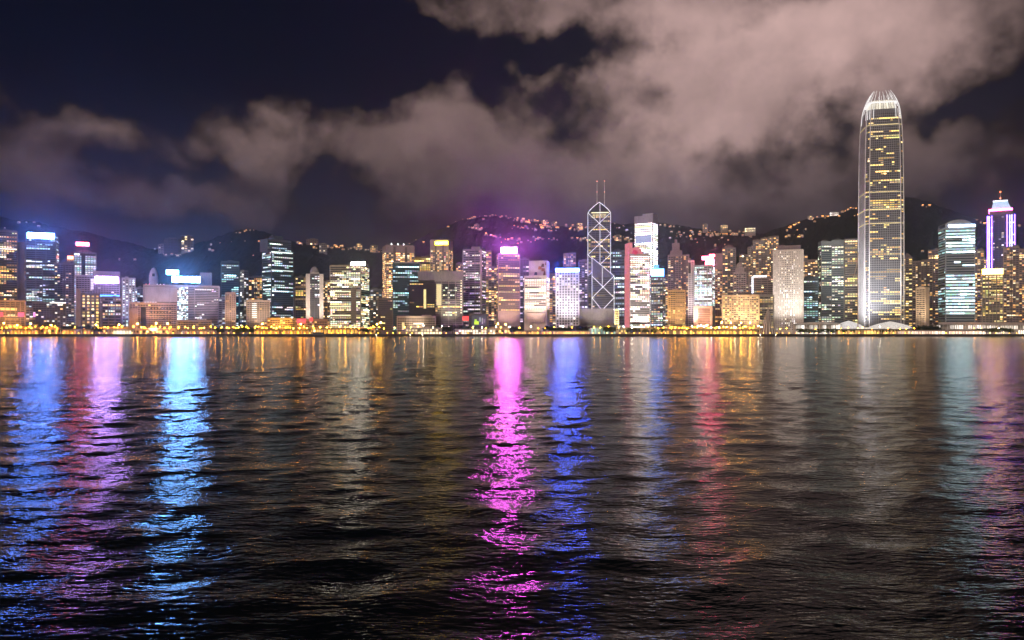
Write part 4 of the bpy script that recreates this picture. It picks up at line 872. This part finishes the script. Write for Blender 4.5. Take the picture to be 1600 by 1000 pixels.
hilltop('summit_hall', 'white lit hall on the ridge left of the tallest tower', 1297, 1310, 332, 338, (1., .92, .85), 2, 5, (.5, .45, .42), 1.0)
for (a_, b_, t_, p_, lab) in ((846, 856, 344, 350, 'lit flats on the crest left of the cross braced tower'), (862, 870, 347, 353, 'small lit flats lower on the crest left of the cross braced tower'), (900, 910, 349, 357, 'lit flats on the slope touching the cross braced tower'), (960, 971, 368, 377, 'lit flats on the slope right of the cross braced tower'),
                              (1098, 1106, 351, 358, 'lit flats at the left end of the saddle crest'), (1126, 1137, 352, 359, 'lit flats in the middle of the saddle crest'), (741, 749, 351, 358, 'lit flats on the peak flank above the grey tower'), (556, 566, 381, 389, 'lit flats on the low ridge behind the gold lit office'), (578, 590, 384, 395, 'lit flats on the low ridge left of the pink beige hotel'), (1262, 1270, 338, 344, 'lit flats on the ridge above the teal glass block')):
    hilltop('hillside_block', lab, a_, b_, t_, p_, (1., .58, .22), 3, 4, (.32, .27, .25), .6)
# summit aerial
q = on_hill(771, 338.5) or (wx(771, YR), YR, wz(338, YR)); r0 = tag(empty('radio_mast', (q[0], q[1], q[2] - 1)), 'thin lattice radio mast on the peak above the pink sign tower', 'mast')
for s_ in (-1, 1): mb = MB(); mb.bar((s_ * 2.5, 0, 0), (0, 0, 42), .45, 4, .2); mb.build('leg', pole_m, r0)
for i in range(5): mb = MB(); w_ = 2.5 * (1 - i * .18); mb.bar((-w_, 0, i * 7 + 2), (w_, 0, i * 7 + 2), .25, 4); mb.build('crossbar', pole_m, r0)

# ------------------------------------------------------------------ waterfront: lamps
def lamp_proto(name, h, r, colr, s, arm):
    root = empty(name, (0, 0, 0)); mb = MB(); mb.bar((0, 0, 0), (0, 0, h), .14, 6, .09); mb.build('pole', pole_m, root)
    mb = MB(); mb.dome((0, 0, 0), .3, .3, .5, 8, 2); mb.build('base', pole_m, root)
    if arm: mb = MB(); mb.bar((0, 0, h), (0, -arm, h + .5), .09, 5); mb.build('arm', pole_m, root)
    mb = MB(); mb.dome((0, -arm, h + (.5 if arm else r * .8)), r, r, r, 8, 3, -1.3); mb.build('lamp_globe', glow_mat(colr, s), root)
    return root
lr = random.Random(8)
LP = {'gold': lamp_proto('street_lamp', 9.5, .62, (1., .34, .010), 90, 1.6), 'warm': lamp_proto('street_lamp', 9.5, .62, (1., .44, .035), 95, 1.6),
      'white': lamp_proto('street_lamp', 11, .62, (1., .86, .62), 100, 1.6), 'flood': lamp_proto('flood_lamp', 15, 1.0, (1., .46, .05), 150, 0),
      'boll': lamp_proto('bollard_lamp', 1.6, .42, (1., .42, .03), 34, 0)}
used = set()
def lamp(kind, label, px, D, group, s=1.0):
    if kind in used: o = copy_tree(LP[kind])
    else: o = LP[kind]; used.add(kind)
    o.location = (wx(px, D), D, GZ + .01); o.rotation_euler = (0, 0, lr.uniform(-.4, .4)); o.scale = (s, s, s * lr.uniform(.85, 1.15))
    tag(o, label, 'lamp', group)
G1 = 'street lamps along the harbour road'
for i in range(44): lamp('gold', 'golden street lamp on the road before the orange lit podium and lavender sign block', 1 + i * 4.8 + lr.uniform(-3, 3), lr.uniform(1100, 1205), G1)
for i in range(34): lamp(lr.choice(['gold', 'gold', 'warm']), 'golden street lamp on the road before the peach museum block and exhibition hall', 212 + i * 5.8 + lr.uniform(-4, 4), lr.uniform(1105, 1180), G1)
for i in range(36): lamp(lr.choice(['gold', 'gold', 'warm']), 'golden street lamp on the road before the tall blue glass tower and gold lit office', 408 + i * 5.3 + lr.uniform(-4, 4), lr.uniform(1110, 1175), G1)
for i in range(17): lamp(lr.choice(['warm', 'warm', 'white']), 'warm street lamp on the road between the black glass block and the pink sign tower', 604 + i * 12.2 + lr.uniform(-4, 4), lr.uniform(1110, 1180), G1)
for i in range(18): lamp(lr.choice(['warm', 'gold', 'white']), 'warm street lamp on the road before the mural hotel and cross braced tower', 815 + i * 12.4 + lr.uniform(-4, 4), lr.uniform(1120, 1180), G1)
for i in range(44): lamp(lr.choice(['warm', 'gold', 'gold', 'white']), 'golden street lamp in the bright row before the glass bank and peach block', 1036 + i * 3.6 + lr.uniform(-3, 3), lr.uniform(1110, 1180), G1)
for i in range(30): lamp(lr.choice(['warm', 'gold', 'white']), 'street lamp along the ferry piers under the tallest tower', 1205 + i * 13.2 + lr.uniform(-4, 4), lr.uniform(1105, 1170), G1, .9)
for (px, lab) in ((27, 'tall flood lamp before the orange lit podium'), (6, 'tall flood lamp at the orange lit podium red awnings'), (48, 'tall flood lamp between the orange lit podium and the low dark podium'), (80, 'tall flood lamp before the low dark podium'), (150, 'tall flood lamp below the round window hotel'), (186, 'tall flood lamp below the brown office block'), (262, 'tall flood lamp between the peach museum block and the plain peach podium'), (410, 'tall flood lamp left of the orange floodlit low hall'), (470, 'tall flood lamp by the red awning hall'), (540, 'tall flood lamp below the gold lit office'), (215, 'tall flood lamp before the peach museum block'), (244, 'tall flood lamp beside the peach museum block right corner'), (431, 'tall flood lamp at the orange floodlit low hall'),
                  (589, 'tall flood lamp left of the dark brown block'), (595, 'tall flood lamp right of the gold lit office'), (778, 'tall flood lamp below the pink sign tower left corner'), (790, 'tall flood lamp below the pink sign tower'),
                  (1105, 'tall flood lamp below the glass bank'), (1128, 'tall flood lamp at the peach block left corner'), (1142, 'tall flood lamp before the peach block left half'), (1158, 'tall flood lamp before the peach block middle'), (1172, 'tall flood lamp before the peach block right half')):
    lamp('flood', lab, px, lr.uniform(1150, 1185), 'tall flood lamps')
BL = ['orange lit podium', 'peach museum block and exhibition hall', 'tall blue glass tower', 'gold lit office', 'portal building and pink sign tower', 'white grid tower', 'red flanked tower', 'glass bank and peach block', 'white ribbed tower', 'tallest tower', 'turquoise striplit tower']
for i in range(150): lamp('boll', 'low bollard lamp on the sea wall before the ' + BL[i * 11 // 150], 4 + i * 10.7 + lr.uniform(-2.5, 2.5), SHORE + lr.uniform(4, 20), 'bollard lamps on the promenade')

# unseen floodlights added at the bases to brighten the paler facades
def added_floodlight(label, px, D, aim_py, aim_D, power, colr, aim_px=None, size=70):
    x, z = wx(px, D), GZ + 1.2; r = tag(empty('added_floodlight', (x, D, GZ)), label, 'added_floodlight', 'added facade floodlights')
    boxpart('stand', pole_m, r, -.5, .5, -.5, .5, 0, 1.0); mb = MB(); mb.prism([(-.9, -.5), (.9, -.5), (.9, .7), (-.9, .7)], 1.0, 2.0, [(-1.1, -.8), (1.1, -.8), (1.1, .4), (-1.1, .4)]); mb.build('lamp_housing', metal_m, r)
    l = bpy.data.lights.new('added_flood_beam', 'SPOT'); l.energy = power * .75; l.color = colr; l.spot_size = math.radians(size); l.spot_blend = .9; l.shadow_soft_size = .8
    o = bpy.data.objects.new('added_flood_beam', l); col.objects.link(o); o.parent = r; o.location = (0, 0, 2.4)
    ap = aim_px if aim_px else px
    dv = Vector((wx(ap, aim_D) - x, aim_D - D, wz(aim_py, aim_D) - z)); o.rotation_euler = (-dv).to_track_quat('Z', 'Y').to_euler()
FL = [('floodlight aimed at the white ribbed tower left half', 1220, 1245, 460, 1290, 4.2e5, (1., .90, .80)), ('floodlight aimed at the white ribbed tower right half', 1244, 1245, 450, 1290, 4.2e5, (1., .90, .80)),
      ('floodlight aimed at the pale flank of the tallest tower', 1312, 1300, 440, 1385, 3.2e6, (1., .95, .95), 1345), ('floodlight aimed at the front of the tallest tower', 1380, 1285, 440, 1345, 1.2e6, (1., .93, .85)),
      ('floodlight aimed at the mural hotel', 836, 1255, 450, 1300, 6e5, (1., .82, .72)), ('floodlight aimed at the white grid tower', 887, 1262, 455, 1310, 8e5, (1., .92, .97)),
      ('floodlight aimed at the peach museum block', 240, 1165, 490, 1200, 3e5, (1., .62, .36)), ('floodlight aimed at the exhibition hall left half', 252, 1290, 462, 1330, 4e5, (1., .75, .62)), ('floodlight aimed at the exhibition hall right half', 318, 1290, 462, 1330, 5e5, (1., .72, .55)),
      ('floodlight aimed at the cream tower block', 964, 1190, 495, 1215, 3e5, (1., .80, .40)), ('floodlight aimed at the orange louvred block', 1057, 1195, 475, 1230, 3.5e5, (1., .66, .30)), ('floodlight aimed at the peach base of the glass bank', 1098, 1250, 485, 1290, 4e5, (1., .66, .45)),
      ('floodlight aimed at the wide peach block left half', 1142, 1195, 480, 1230, 4e5, (1., .70, .40)), ('floodlight aimed at the wide peach block right half', 1172, 1195, 480, 1230, 4e5, (1., .72, .42)), ('floodlight aimed at the beige windowless block', 1440, 1215, 470, 1250, 4e5, (1., .78, .52)),
      ('floodlight aimed at the pink sign tower base', 794, 1340, 470, 1390, 6e5, (1., .66, .46)), ('floodlight aimed at the white finned tower', 491, 1295, 460, 1340, 6e5, (1., .80, .66)), ('floodlight aimed at the orange low hall', 440, 1155, 505, 1180, 2e5, (1., .55, .15)),
      ('floodlight aimed at the orange lit podium', 18, 1195, 485, 1230, 3e5, (1., .55, .22)), ('floodlight aimed at the portal building', 703, 1290, 460, 1330, 4e5, (1., .82, .6)), ('floodlight aimed at the stone base of the braced tower', 930, 1450, 490, 1490, 5e5, (1., .85, .75)),
      ('floodlight aimed at the red flanked tower', 1000, 1285, 460, 1330, 5e5, (1., .88, .8)), ('floodlight aimed at the beige podium', 650, 1165, 505, 1190, 1.5e5, (1., .75, .5)), ('floodlight aimed at the low beige block', 404, 1220, 480, 1250, 3e5, (1., .72, .5)), ('floodlight aimed at the narrow peach tower', 360, 1190, 470, 1220, 2.5e5, (1., .7, .48)),
      ('floodlight aimed at the pale tower with cool windows', 200, 1320, 460, 1360, 3e5, (.9, .85, 1.)), ('floodlight aimed at the slender pale windowless tower', 1080, 1275, 440, 1310, 5e5, (1., .85, .85))]
for f in FL: added_floodlight(*f)

# ------------------------------------------------------------------ waterfront: piers, halls, tents
pier_wall = wall_mat((.55, .48, .42))
def pier(name, label, x0, x1, ytop, D, roofc, glowc, s, bays, storeys=1, depth=14, curve=0.0):
    xc = (x0 + x1) / 2; w = wx(x1, D) - wx(x0, D); h = wz(ytop, D) - GZ; root = tag(empty(name, (wx(xc, D + depth / 2), D + depth / 2, GZ)), label, 'pier building')
    boxpart('back_wall', pier_wall, root, -w / 2, w / 2, depth * .3, depth * .5, 0, h * .8)
    hs = h * .8 / storeys
    for k in range(storeys):
        boxpart('floor_slab', wall_mat((.4, .38, .35)), root, -w / 2 - .3, w / 2 + .3, -depth / 2, depth * .3, k * hs + .02, k * hs + .4)
        for i in range(bays):
            xa = -w / 2 + w * i / bays
            if lr.random() < .8: boxpart('lit_bay', glow_mat(glowc, s * lr.choice((.5, .8, 1.2))), root, xa + .8, xa + w / bays - .8, -depth * .1, -depth * .06, k * hs + .6, k * hs + hs * .85)
    for i in range(bays + 1): xa = -w / 2 + w * i / bays; boxpart('column', white_m, root, xa - .3, xa + .3, -depth * .45, -depth * .4, .4, h * .8)
    mb = MB(); n = 10
    for i in range(n):
        xa, xb = -w / 2 - 1 + (w + 2) * i / n, -w / 2 - 1 + (w + 2) * (i + 1) / n; f = lambda t: h * .8 + h * .2 * (1 - curve + curve * math.sin(math.pi * t) ** .7)
        za, zb = f(i / n), f((i + 1) / n); z0 = h * .8 + .01
        mb.face([(xa, -depth / 2 - 1, z0), (xb, -depth / 2 - 1, z0), (xb, -depth / 2 - 1, zb), (xa, -depth / 2 - 1, za)]); mb.face([(xa, depth / 2, z0), (xb, depth / 2, z0), (xb, depth / 2, zb), (xa, depth / 2, za)])
        mb.quad((xa, -depth / 2 - 1, za), (xb, -depth / 2 - 1, zb), (xb, depth / 2, zb), (xa, depth / 2, za)); mb.quad((xa, -depth / 2 - 1, z0), (xa, depth / 2, z0), (xb, depth / 2, z0), (xb, -depth / 2 - 1, z0))
    mb.build('roof', wall_mat(roofc), root)
    return root
pier('ferry_pier', 'low white two deck ferry pier before the beige podium', 634, 690, 512, 1092, (.5, .47, .44), (1., .78, .5), 2.4, 12, 2)
pier('ferry_pier', 'long white lit ferry pier left of the pink sign tower', 712, 774, 514, 1090, (.6, .58, .56), (1., .86, .66), 2.6, 14, 2)
pier('kiosk_row', 'row of low kiosks with amber lights below the mural hotel', 806, 862, 516.5, 1098, (.3, .28, .26), (1., .48, .10), 2.8, 14)
pier('kiosk_row', 'row of low kiosks with amber lights before the white grid tower', 864, 922, 516.5, 1098, (.26, .25, .24), (1., .52, .14), 2.8, 15)
pier('glass_pavilion', 'low teal lit glass pavilion at the foot of the cross braced tower', 918, 962, 508, 1150, (.25, .32, .32), (.45, .85, .7), .8, 9)
pier('market_hall', 'white lit market hall left of the orange floodlit hall', 172, 206, 514.5, 1094, (.5, .45, .38), (1., .85, .6), 3.5, 7)
pier('market_hall', 'orange lit shed beneath the dark tree clump', 98, 142, 514, 1100, (.4, .26, .12), (1., .38, .02), 2.4, 8)
pier('market_hall', 'orange lit quay shed before the orange podium', 0, 60, 514, 1100, (.45, .3, .14), (1., .38, .03), 2.2, 11)
pier('market_hall', 'quay shed with amber bays before the plain peach podium', 282, 336, 515.5, 1100, (.4, .28, .18), (1., .42, .05), 1.6, 9)
pier('market_hall', 'long amber lit quay shed before the tall blue glass tower', 400, 484, 514.5, 1096, (.5, .32, .12), (1., .40, .02), 2.4, 16)
pier('market_hall', 'yellow lit quay shed before the gold lit office', 500, 560, 512, 1110, (.5, .36, .16), (1., .46, .05), 2.4, 10)
pier('quay_hall', 'long amber lit quay hall before the peach block and glass bank', 1040, 1186, 514.5, 1096, (.35, .28, .2), (1., .50, .08), 3.2, 28)
pier('ferry_pier', 'pier with curved pale roof right of the white ribbed tower', 1243, 1312, 503, 1110, (.7, .7, .68), (1., .93, .82), 1.6, 10, 2, 16, .9)
pier('ferry_pier', 'wide pier with glowing bays right of the tree clump', 1462, 1540, 503, 1110, (.62, .52, .48), (1., .86, .74), 1.8, 11, 2, 16, .3)
pier('ferry_pier', 'brightly lit pier hall below the gold topped block', 1541, 1604, 504, 1110, (.6, .5, .46), (1., .84, .68), 2.0, 9, 2, 16, .3)
pier('ferry_pier', 'low dark roofed pier with amber bays below the tallest tower', 1308, 1420, 514, 1092, (.2, .18, .16), (1., .55, .15), 2.6, 22)
pier('ferry_pier', 'low pier with pinkish white bays below the beige windowless block', 1402, 1540, 515.5, 1088, (.3, .24, .2), (1., .72, .55), 3.0, 26)
def tent(name, label, x0, x1, ytop, D, peaks, s, colr=(1., .93, .9)):
    w = wx(x1, D) - wx(x0, D); h = wz(ytop, D) - GZ; root = tag(empty(name, (wx((x0 + x1) / 2, D), D, GZ)), label, 'tent'); pw = w / peaks
    for i in range(peaks):
        xa = -w / 2 + pw * i; mb = MB(); n = 6; hw = pw / 2; c_ = xa + hw
        for ring_ in range(n):
            r0_, r1_ = 1 - ring_ / n, 1 - (ring_ + 1) / n; z0_, z1_ = h * .42 + h * .58 * (1 - r0_) ** .6, h * .42 + h * .58 * (1 - r1_) ** .6
            for k in range(12):
                a0, a1 = k / 12 * 6.2832, (k + 1) / 12 * 6.2832
                P_ = lambda a, r, z: (c_ + hw * r * math.cos(a), 9 * r * math.sin(a), z)
                mb.quad(P_(a0, r0_, z0_), P_(a1, r0_, z0_), P_(a1, r1_ + .01, z1_), P_(a0, r1_ + .01, z1_))
        mb.build('canopy', glow_mat(colr, s), root)
        m2 = MB(); m2.bar((c_, 0, 0), (c_, 0, h + 1.5), .25); m2.build('tent_pole', pole_m, root)
        boxpart('lit_side_wall', glow_mat((1., .9, .8), s * 1.1), root, xa + .5, xa + pw - .5, -5, -4.7, .2, h * .4)
    return root
tent('exhibition_tent', 'glowing white peaked tent left of the tallest tower base', 1300, 1352, 501, 1165, 1, .8)
tent('exhibition_tent', 'glowing white peaked tents right of the tallest tower base', 1354, 1428, 502, 1165, 1, .8, (1., .9, .82))
tent('event_tent', 'pinkish glowing tent between the beige block and the turquoise tower', 1462, 1534, 503, 1175, 1, .6, (1., .78, .7))
# pleated cone shelter by the white ribbed tower
D = 1130; r0 = tag(empty('pleated_cone', (wx(1200, D), D, GZ)), 'striped pleated cone standing left of the white ribbed tower', 'shelter'); hh = wz(482, D) - GZ
for k in range(14):
    a0, a1 = k / 14 * 6.2832, (k + .5) / 14 * 6.2832; a2 = (k + 1) / 14 * 6.2832; R = 10.5
    for (p, q, rr, mm, nm) in ((a0, a1, R, wall_mat((.75, .7, .64)), 'pale_pleat'), (a1, a2, R * .88, wall_mat((.2, .18, .17)), 'dark_pleat')):
        mb = MB(); prev = None
        for j in range(6):
            t = j / 5; rad = rr * (1 - t) ** .75 + .3; z = hh * t; cur = ((rad * math.cos(p), rad * math.sin(p), z), (rad * math.cos(q), rad * math.sin(q), z))
            if prev: mb.quad(prev[0], prev[1], cur[1], cur[0])
            prev = cur
        mb.build(nm, mm, r0)
# slender curved mast in front of the tallest tower
D = 1150; r0 = tag(empty('boom_mast', (wx(1340.5, D), D, GZ)), 'slender pale mast with a bowed boom left of the tallest tower', 'mast'); zt = wz(394, D) - GZ
mb = MB(); mb.bar((0, 0, 0), (0, 0, zt), .75, 6, .35); mb.build('pole', wall_mat((.75, .6, .48)), r0)
mb = MB(); prev = None
for j in range(9):
    t = j / 8; cur = (-7.0 * t ** 1.8, -.5, zt - 38 * t)
    if prev: mb.bar(prev, cur, .6, 5)
    prev = cur
mb.build('bowed_boom', wall_mat((.75, .62, .5)), r0); boxpart('cross_arm', wall_mat((.7, .56, .42)), r0, -13, .6, -.4, .4, wz(430, D) - GZ, wz(429, D) - GZ)

# ------------------------------------------------------------------ trees
def leaf_mat(name, lo, hi):
    m, t, bs = mat(name); o = t.new('ShaderNodeTexCoord').outputs['Object']
    t.l.new(t.mix(t.ramp(t.noise(o, .5, 3), .35, .65), lo + (1,), hi + (1,)), bs.inputs['Base Color']); bs.inputs['Roughness'].default_value = .7; return m
leaf_d = leaf_mat('leaf_dark', (.015, .022, .012), (.05, .06, .03)); leaf_g = leaf_mat('leaf_green', (.05, .09, .02), (.12, .16, .04))
tr = random.Random(3)
def crown_mesh(seed, lm, rx=5.5, rz=3.6):
    r_ = random.Random(seed); mb = MB()
    clumps = [(r_.gauss(0, .55) * rx, r_.gauss(0, .55) * rx, 7 + r_.uniform(-.8, .9) * rz, r_.uniform(1.4, 2.4)) for _ in range(18)]
    for (cx_, cy_, cz_, cr) in clumps:
        for _ in range(46):
            d_ = Vector((r_.gauss(0, 1), r_.gauss(0, 1), r_.gauss(0, 1))).normalized() * cr * r_.uniform(.55, 1.05)
            c_ = Vector((cx_, cy_, cz_)) + Vector((d_.x, d_.y, d_.z * .75)); u = Vector((r_.gauss(0, 1), r_.gauss(0, 1), r_.gauss(0, .6))).normalized() * r_.uniform(.3, .55); v = u.orthogonal().normalized() * u.length * .8
            mb.quad(*(tuple(c_ + a) for a in (u + v, v - u, -u - v, u - v)))
    return mb.mesh('crown', lm)
tm = MB(); tm.bar((0, 0, 0), (.1, 0, 3.2), .42, 7, .3); tm.bar((.1, 0, 3.1), (1.6, .6, 6.5), .26, 6, .1); tm.bar((.1, 0, 3.1), (-1.7, -.3, 6.8), .24, 6, .1); tm.bar((.1, 0, 3.1), (.2, -1.2, 7.4), .26, 6, .08)
trunk_me = tm.mesh('trunk', bark_m)
CR = {'d': [crown_mesh(s, leaf_d) for s in (1, 2, 3)], 'g': [crown_mesh(s, leaf_g) for s in (4, 5, 6)]}
def trees(label, kind, pxs, D, s0, s1, group):
    for px in pxs:
        DD = D + tr.uniform(-8, 8); r_ = tag(empty('harbour_tree', (wx(px, DD), DD, GZ), tr.uniform(0, 6.28)), label, 'tree', group); s_ = tr.uniform(s0, s1); r_.scale = (s_ * tr.uniform(.95, 1.3), s_ * tr.uniform(.95, 1.3), s_)
        for nm, me in (('trunk', trunk_me), ('crown', tr.choice(CR[kind]))): o = bpy.data.objects.new(nm, me); col.objects.link(o); o.parent = r_
TG = 'trees along the harbour road'
trees('dark broad tree in the clump above the orange lit shed', 'd', (103, 110, 117, 124, 131, 138), 1128, 1.0, 1.25, TG)
trees('dark tree right of the clump above the orange lit shed', 'd', (147, 154), 1120, .8, .95, TG)
trees('green lamplit tree left of the low beige block', 'g', (366, 374, 381, 388), 1120, .75, .95, TG)
trees('dark tree before the narrow peach tower', 'd', (340, 345, 396), 1120, .75, .9, TG)
trees('dark bush like tree beside the gold lit office', 'd', (567, 573), 1112, .7, .8, TG)
trees('tall dark tree between the ferry piers and the portal building', 'd', (684, 692, 700, 707, 713, 720, 728), 1115, 1.0, 1.35, TG)
trees('dark tree below the pink sign tower right corner', 'd', (799, 805, 812), 1120, .8, 1.0, TG)
trees('dark tree in the park row before the white grid tower', 'd', (857, 866, 874, 882, 890, 898, 906, 914), 1125, .85, 1.15, TG)
trees('green lamplit tree beside the teal glass pavilion', 'g', (946, 952, 958), 1110, .8, 1.0, TG)
trees('lamplit tree on the road below the red flanked tower', 'g', (985, 996, 1008, 1022, 1035, 1048, 1062, 1078), 1130, .65, .85, TG)
trees('low green tree along the pier road right of the white ribbed tower', 'g', (1250, 1257, 1264, 1271, 1279, 1287, 1295, 1303, 1318, 1332), 1100, .6, .8, TG)
trees('low green tree before the tallest tower', 'g', (1364, 1372, 1380, 1389), 1100, .6, .75, TG)
trees('dark tree in the clump below the beige windowless block', 'd', (1430, 1437, 1444, 1451, 1458, 1466), 1118, .9, 1.15, TG)
trees('yellow green lamplit tree by the right hand pier halls', 'g', (1530, 1538, 1546, 1555, 1566, 1578), 1100, .7, .9, TG)

# ------------------------------------------------------------------ on the water
D = 1066; r0 = tag(empty('barge', (wx(527, D), D, 0)), 'long dark barge moored before the gold lit office', 'barge'); L = 84 / F * D
mb = MB(); mb.v += [(-L / 2 + 4, -5, -.8), (L / 2 - 3, -5, -.8), (L / 2 - 3, 5, -.8), (-L / 2 + 4, 5, -.8), (-L / 2, -5.5, 2.3), (L / 2, -5.5, 2.0), (L / 2, 5.5, 2.0), (-L / 2, 5.5, 2.3)]
for f in ((0, 3, 2, 1), (4, 5, 6, 7), (0, 1, 5, 4), (1, 2, 6, 5), (2, 3, 7, 6), (3, 0, 4, 7)): mb.f.append(f); mb.c.append(None)
mb.build('hull', plain_mat('hull_black', (.02, .02, .025), .5), r0); boxpart('deck_house', wall_mat((.12, .12, .13)), r0, -L / 2 + 4, -L / 2 + 18, -3, 3, 2.3, 6); boxpart('cargo_cover', wall_mat((.08, .08, .09)), r0, -L / 2 + 22, L / 2 - 6, -4, 4, 2.2, 4.4)
for (px, lab) in ((641, 'small lit buoy before the two deck ferry pier'), (660, 'small lit buoy between the two ferry piers'), (588, 'small lit buoy right of the dark barge'), (1188, 'white lit buoy before the peach block'), (1212, 'white lit buoy before the white ribbed tower')):
    D = 1050; r0 = tag(empty('buoy', (wx(px, D), D, 0)), lab, 'buoy'); mb = MB(); mb.dome((0, 0, -.3), 1.1, 1.1, 1.3, 10, 3); mb.build('float', plain_mat('buoy_red', (.3, .05, .04), .5), r0)
    mb = MB(); mb.bar((0, 0, .8), (0, 0, 2.4), .12); mb.build('pole', pole_m, r0); mb = MB(); mb.dome((0, 0, 2.6), .45, .45, .5, 8, 3, -1.2); mb.build('lamp', glow_mat((1., .85, .6), 20), r0)

# ------------------------------------------------------------------ even haze, added for the glow around the signs
def haze(density, g, colr):
    mb = MB(); mb.box(-3520, 3520, -430, 4160, -12, 560)
    m = bpy.data.materials.new('haze'); m.use_nodes = True; t = NT(m.node_tree); t.n.clear()
    v = t.new('ShaderNodeVolumePrincipled'); v.inputs['Density'].default_value = density; v.inputs['Anisotropy'].default_value = g; v.inputs['Color'].default_value = colr + (1,)
    o = t.new('ShaderNodeOutputMaterial'); t.l.new(v.outputs[0], o.inputs['Volume'])
    mb.build('haze', m, None, 'stuff')
haze(1.15e-4, .87, (.70, .82, 1.0))
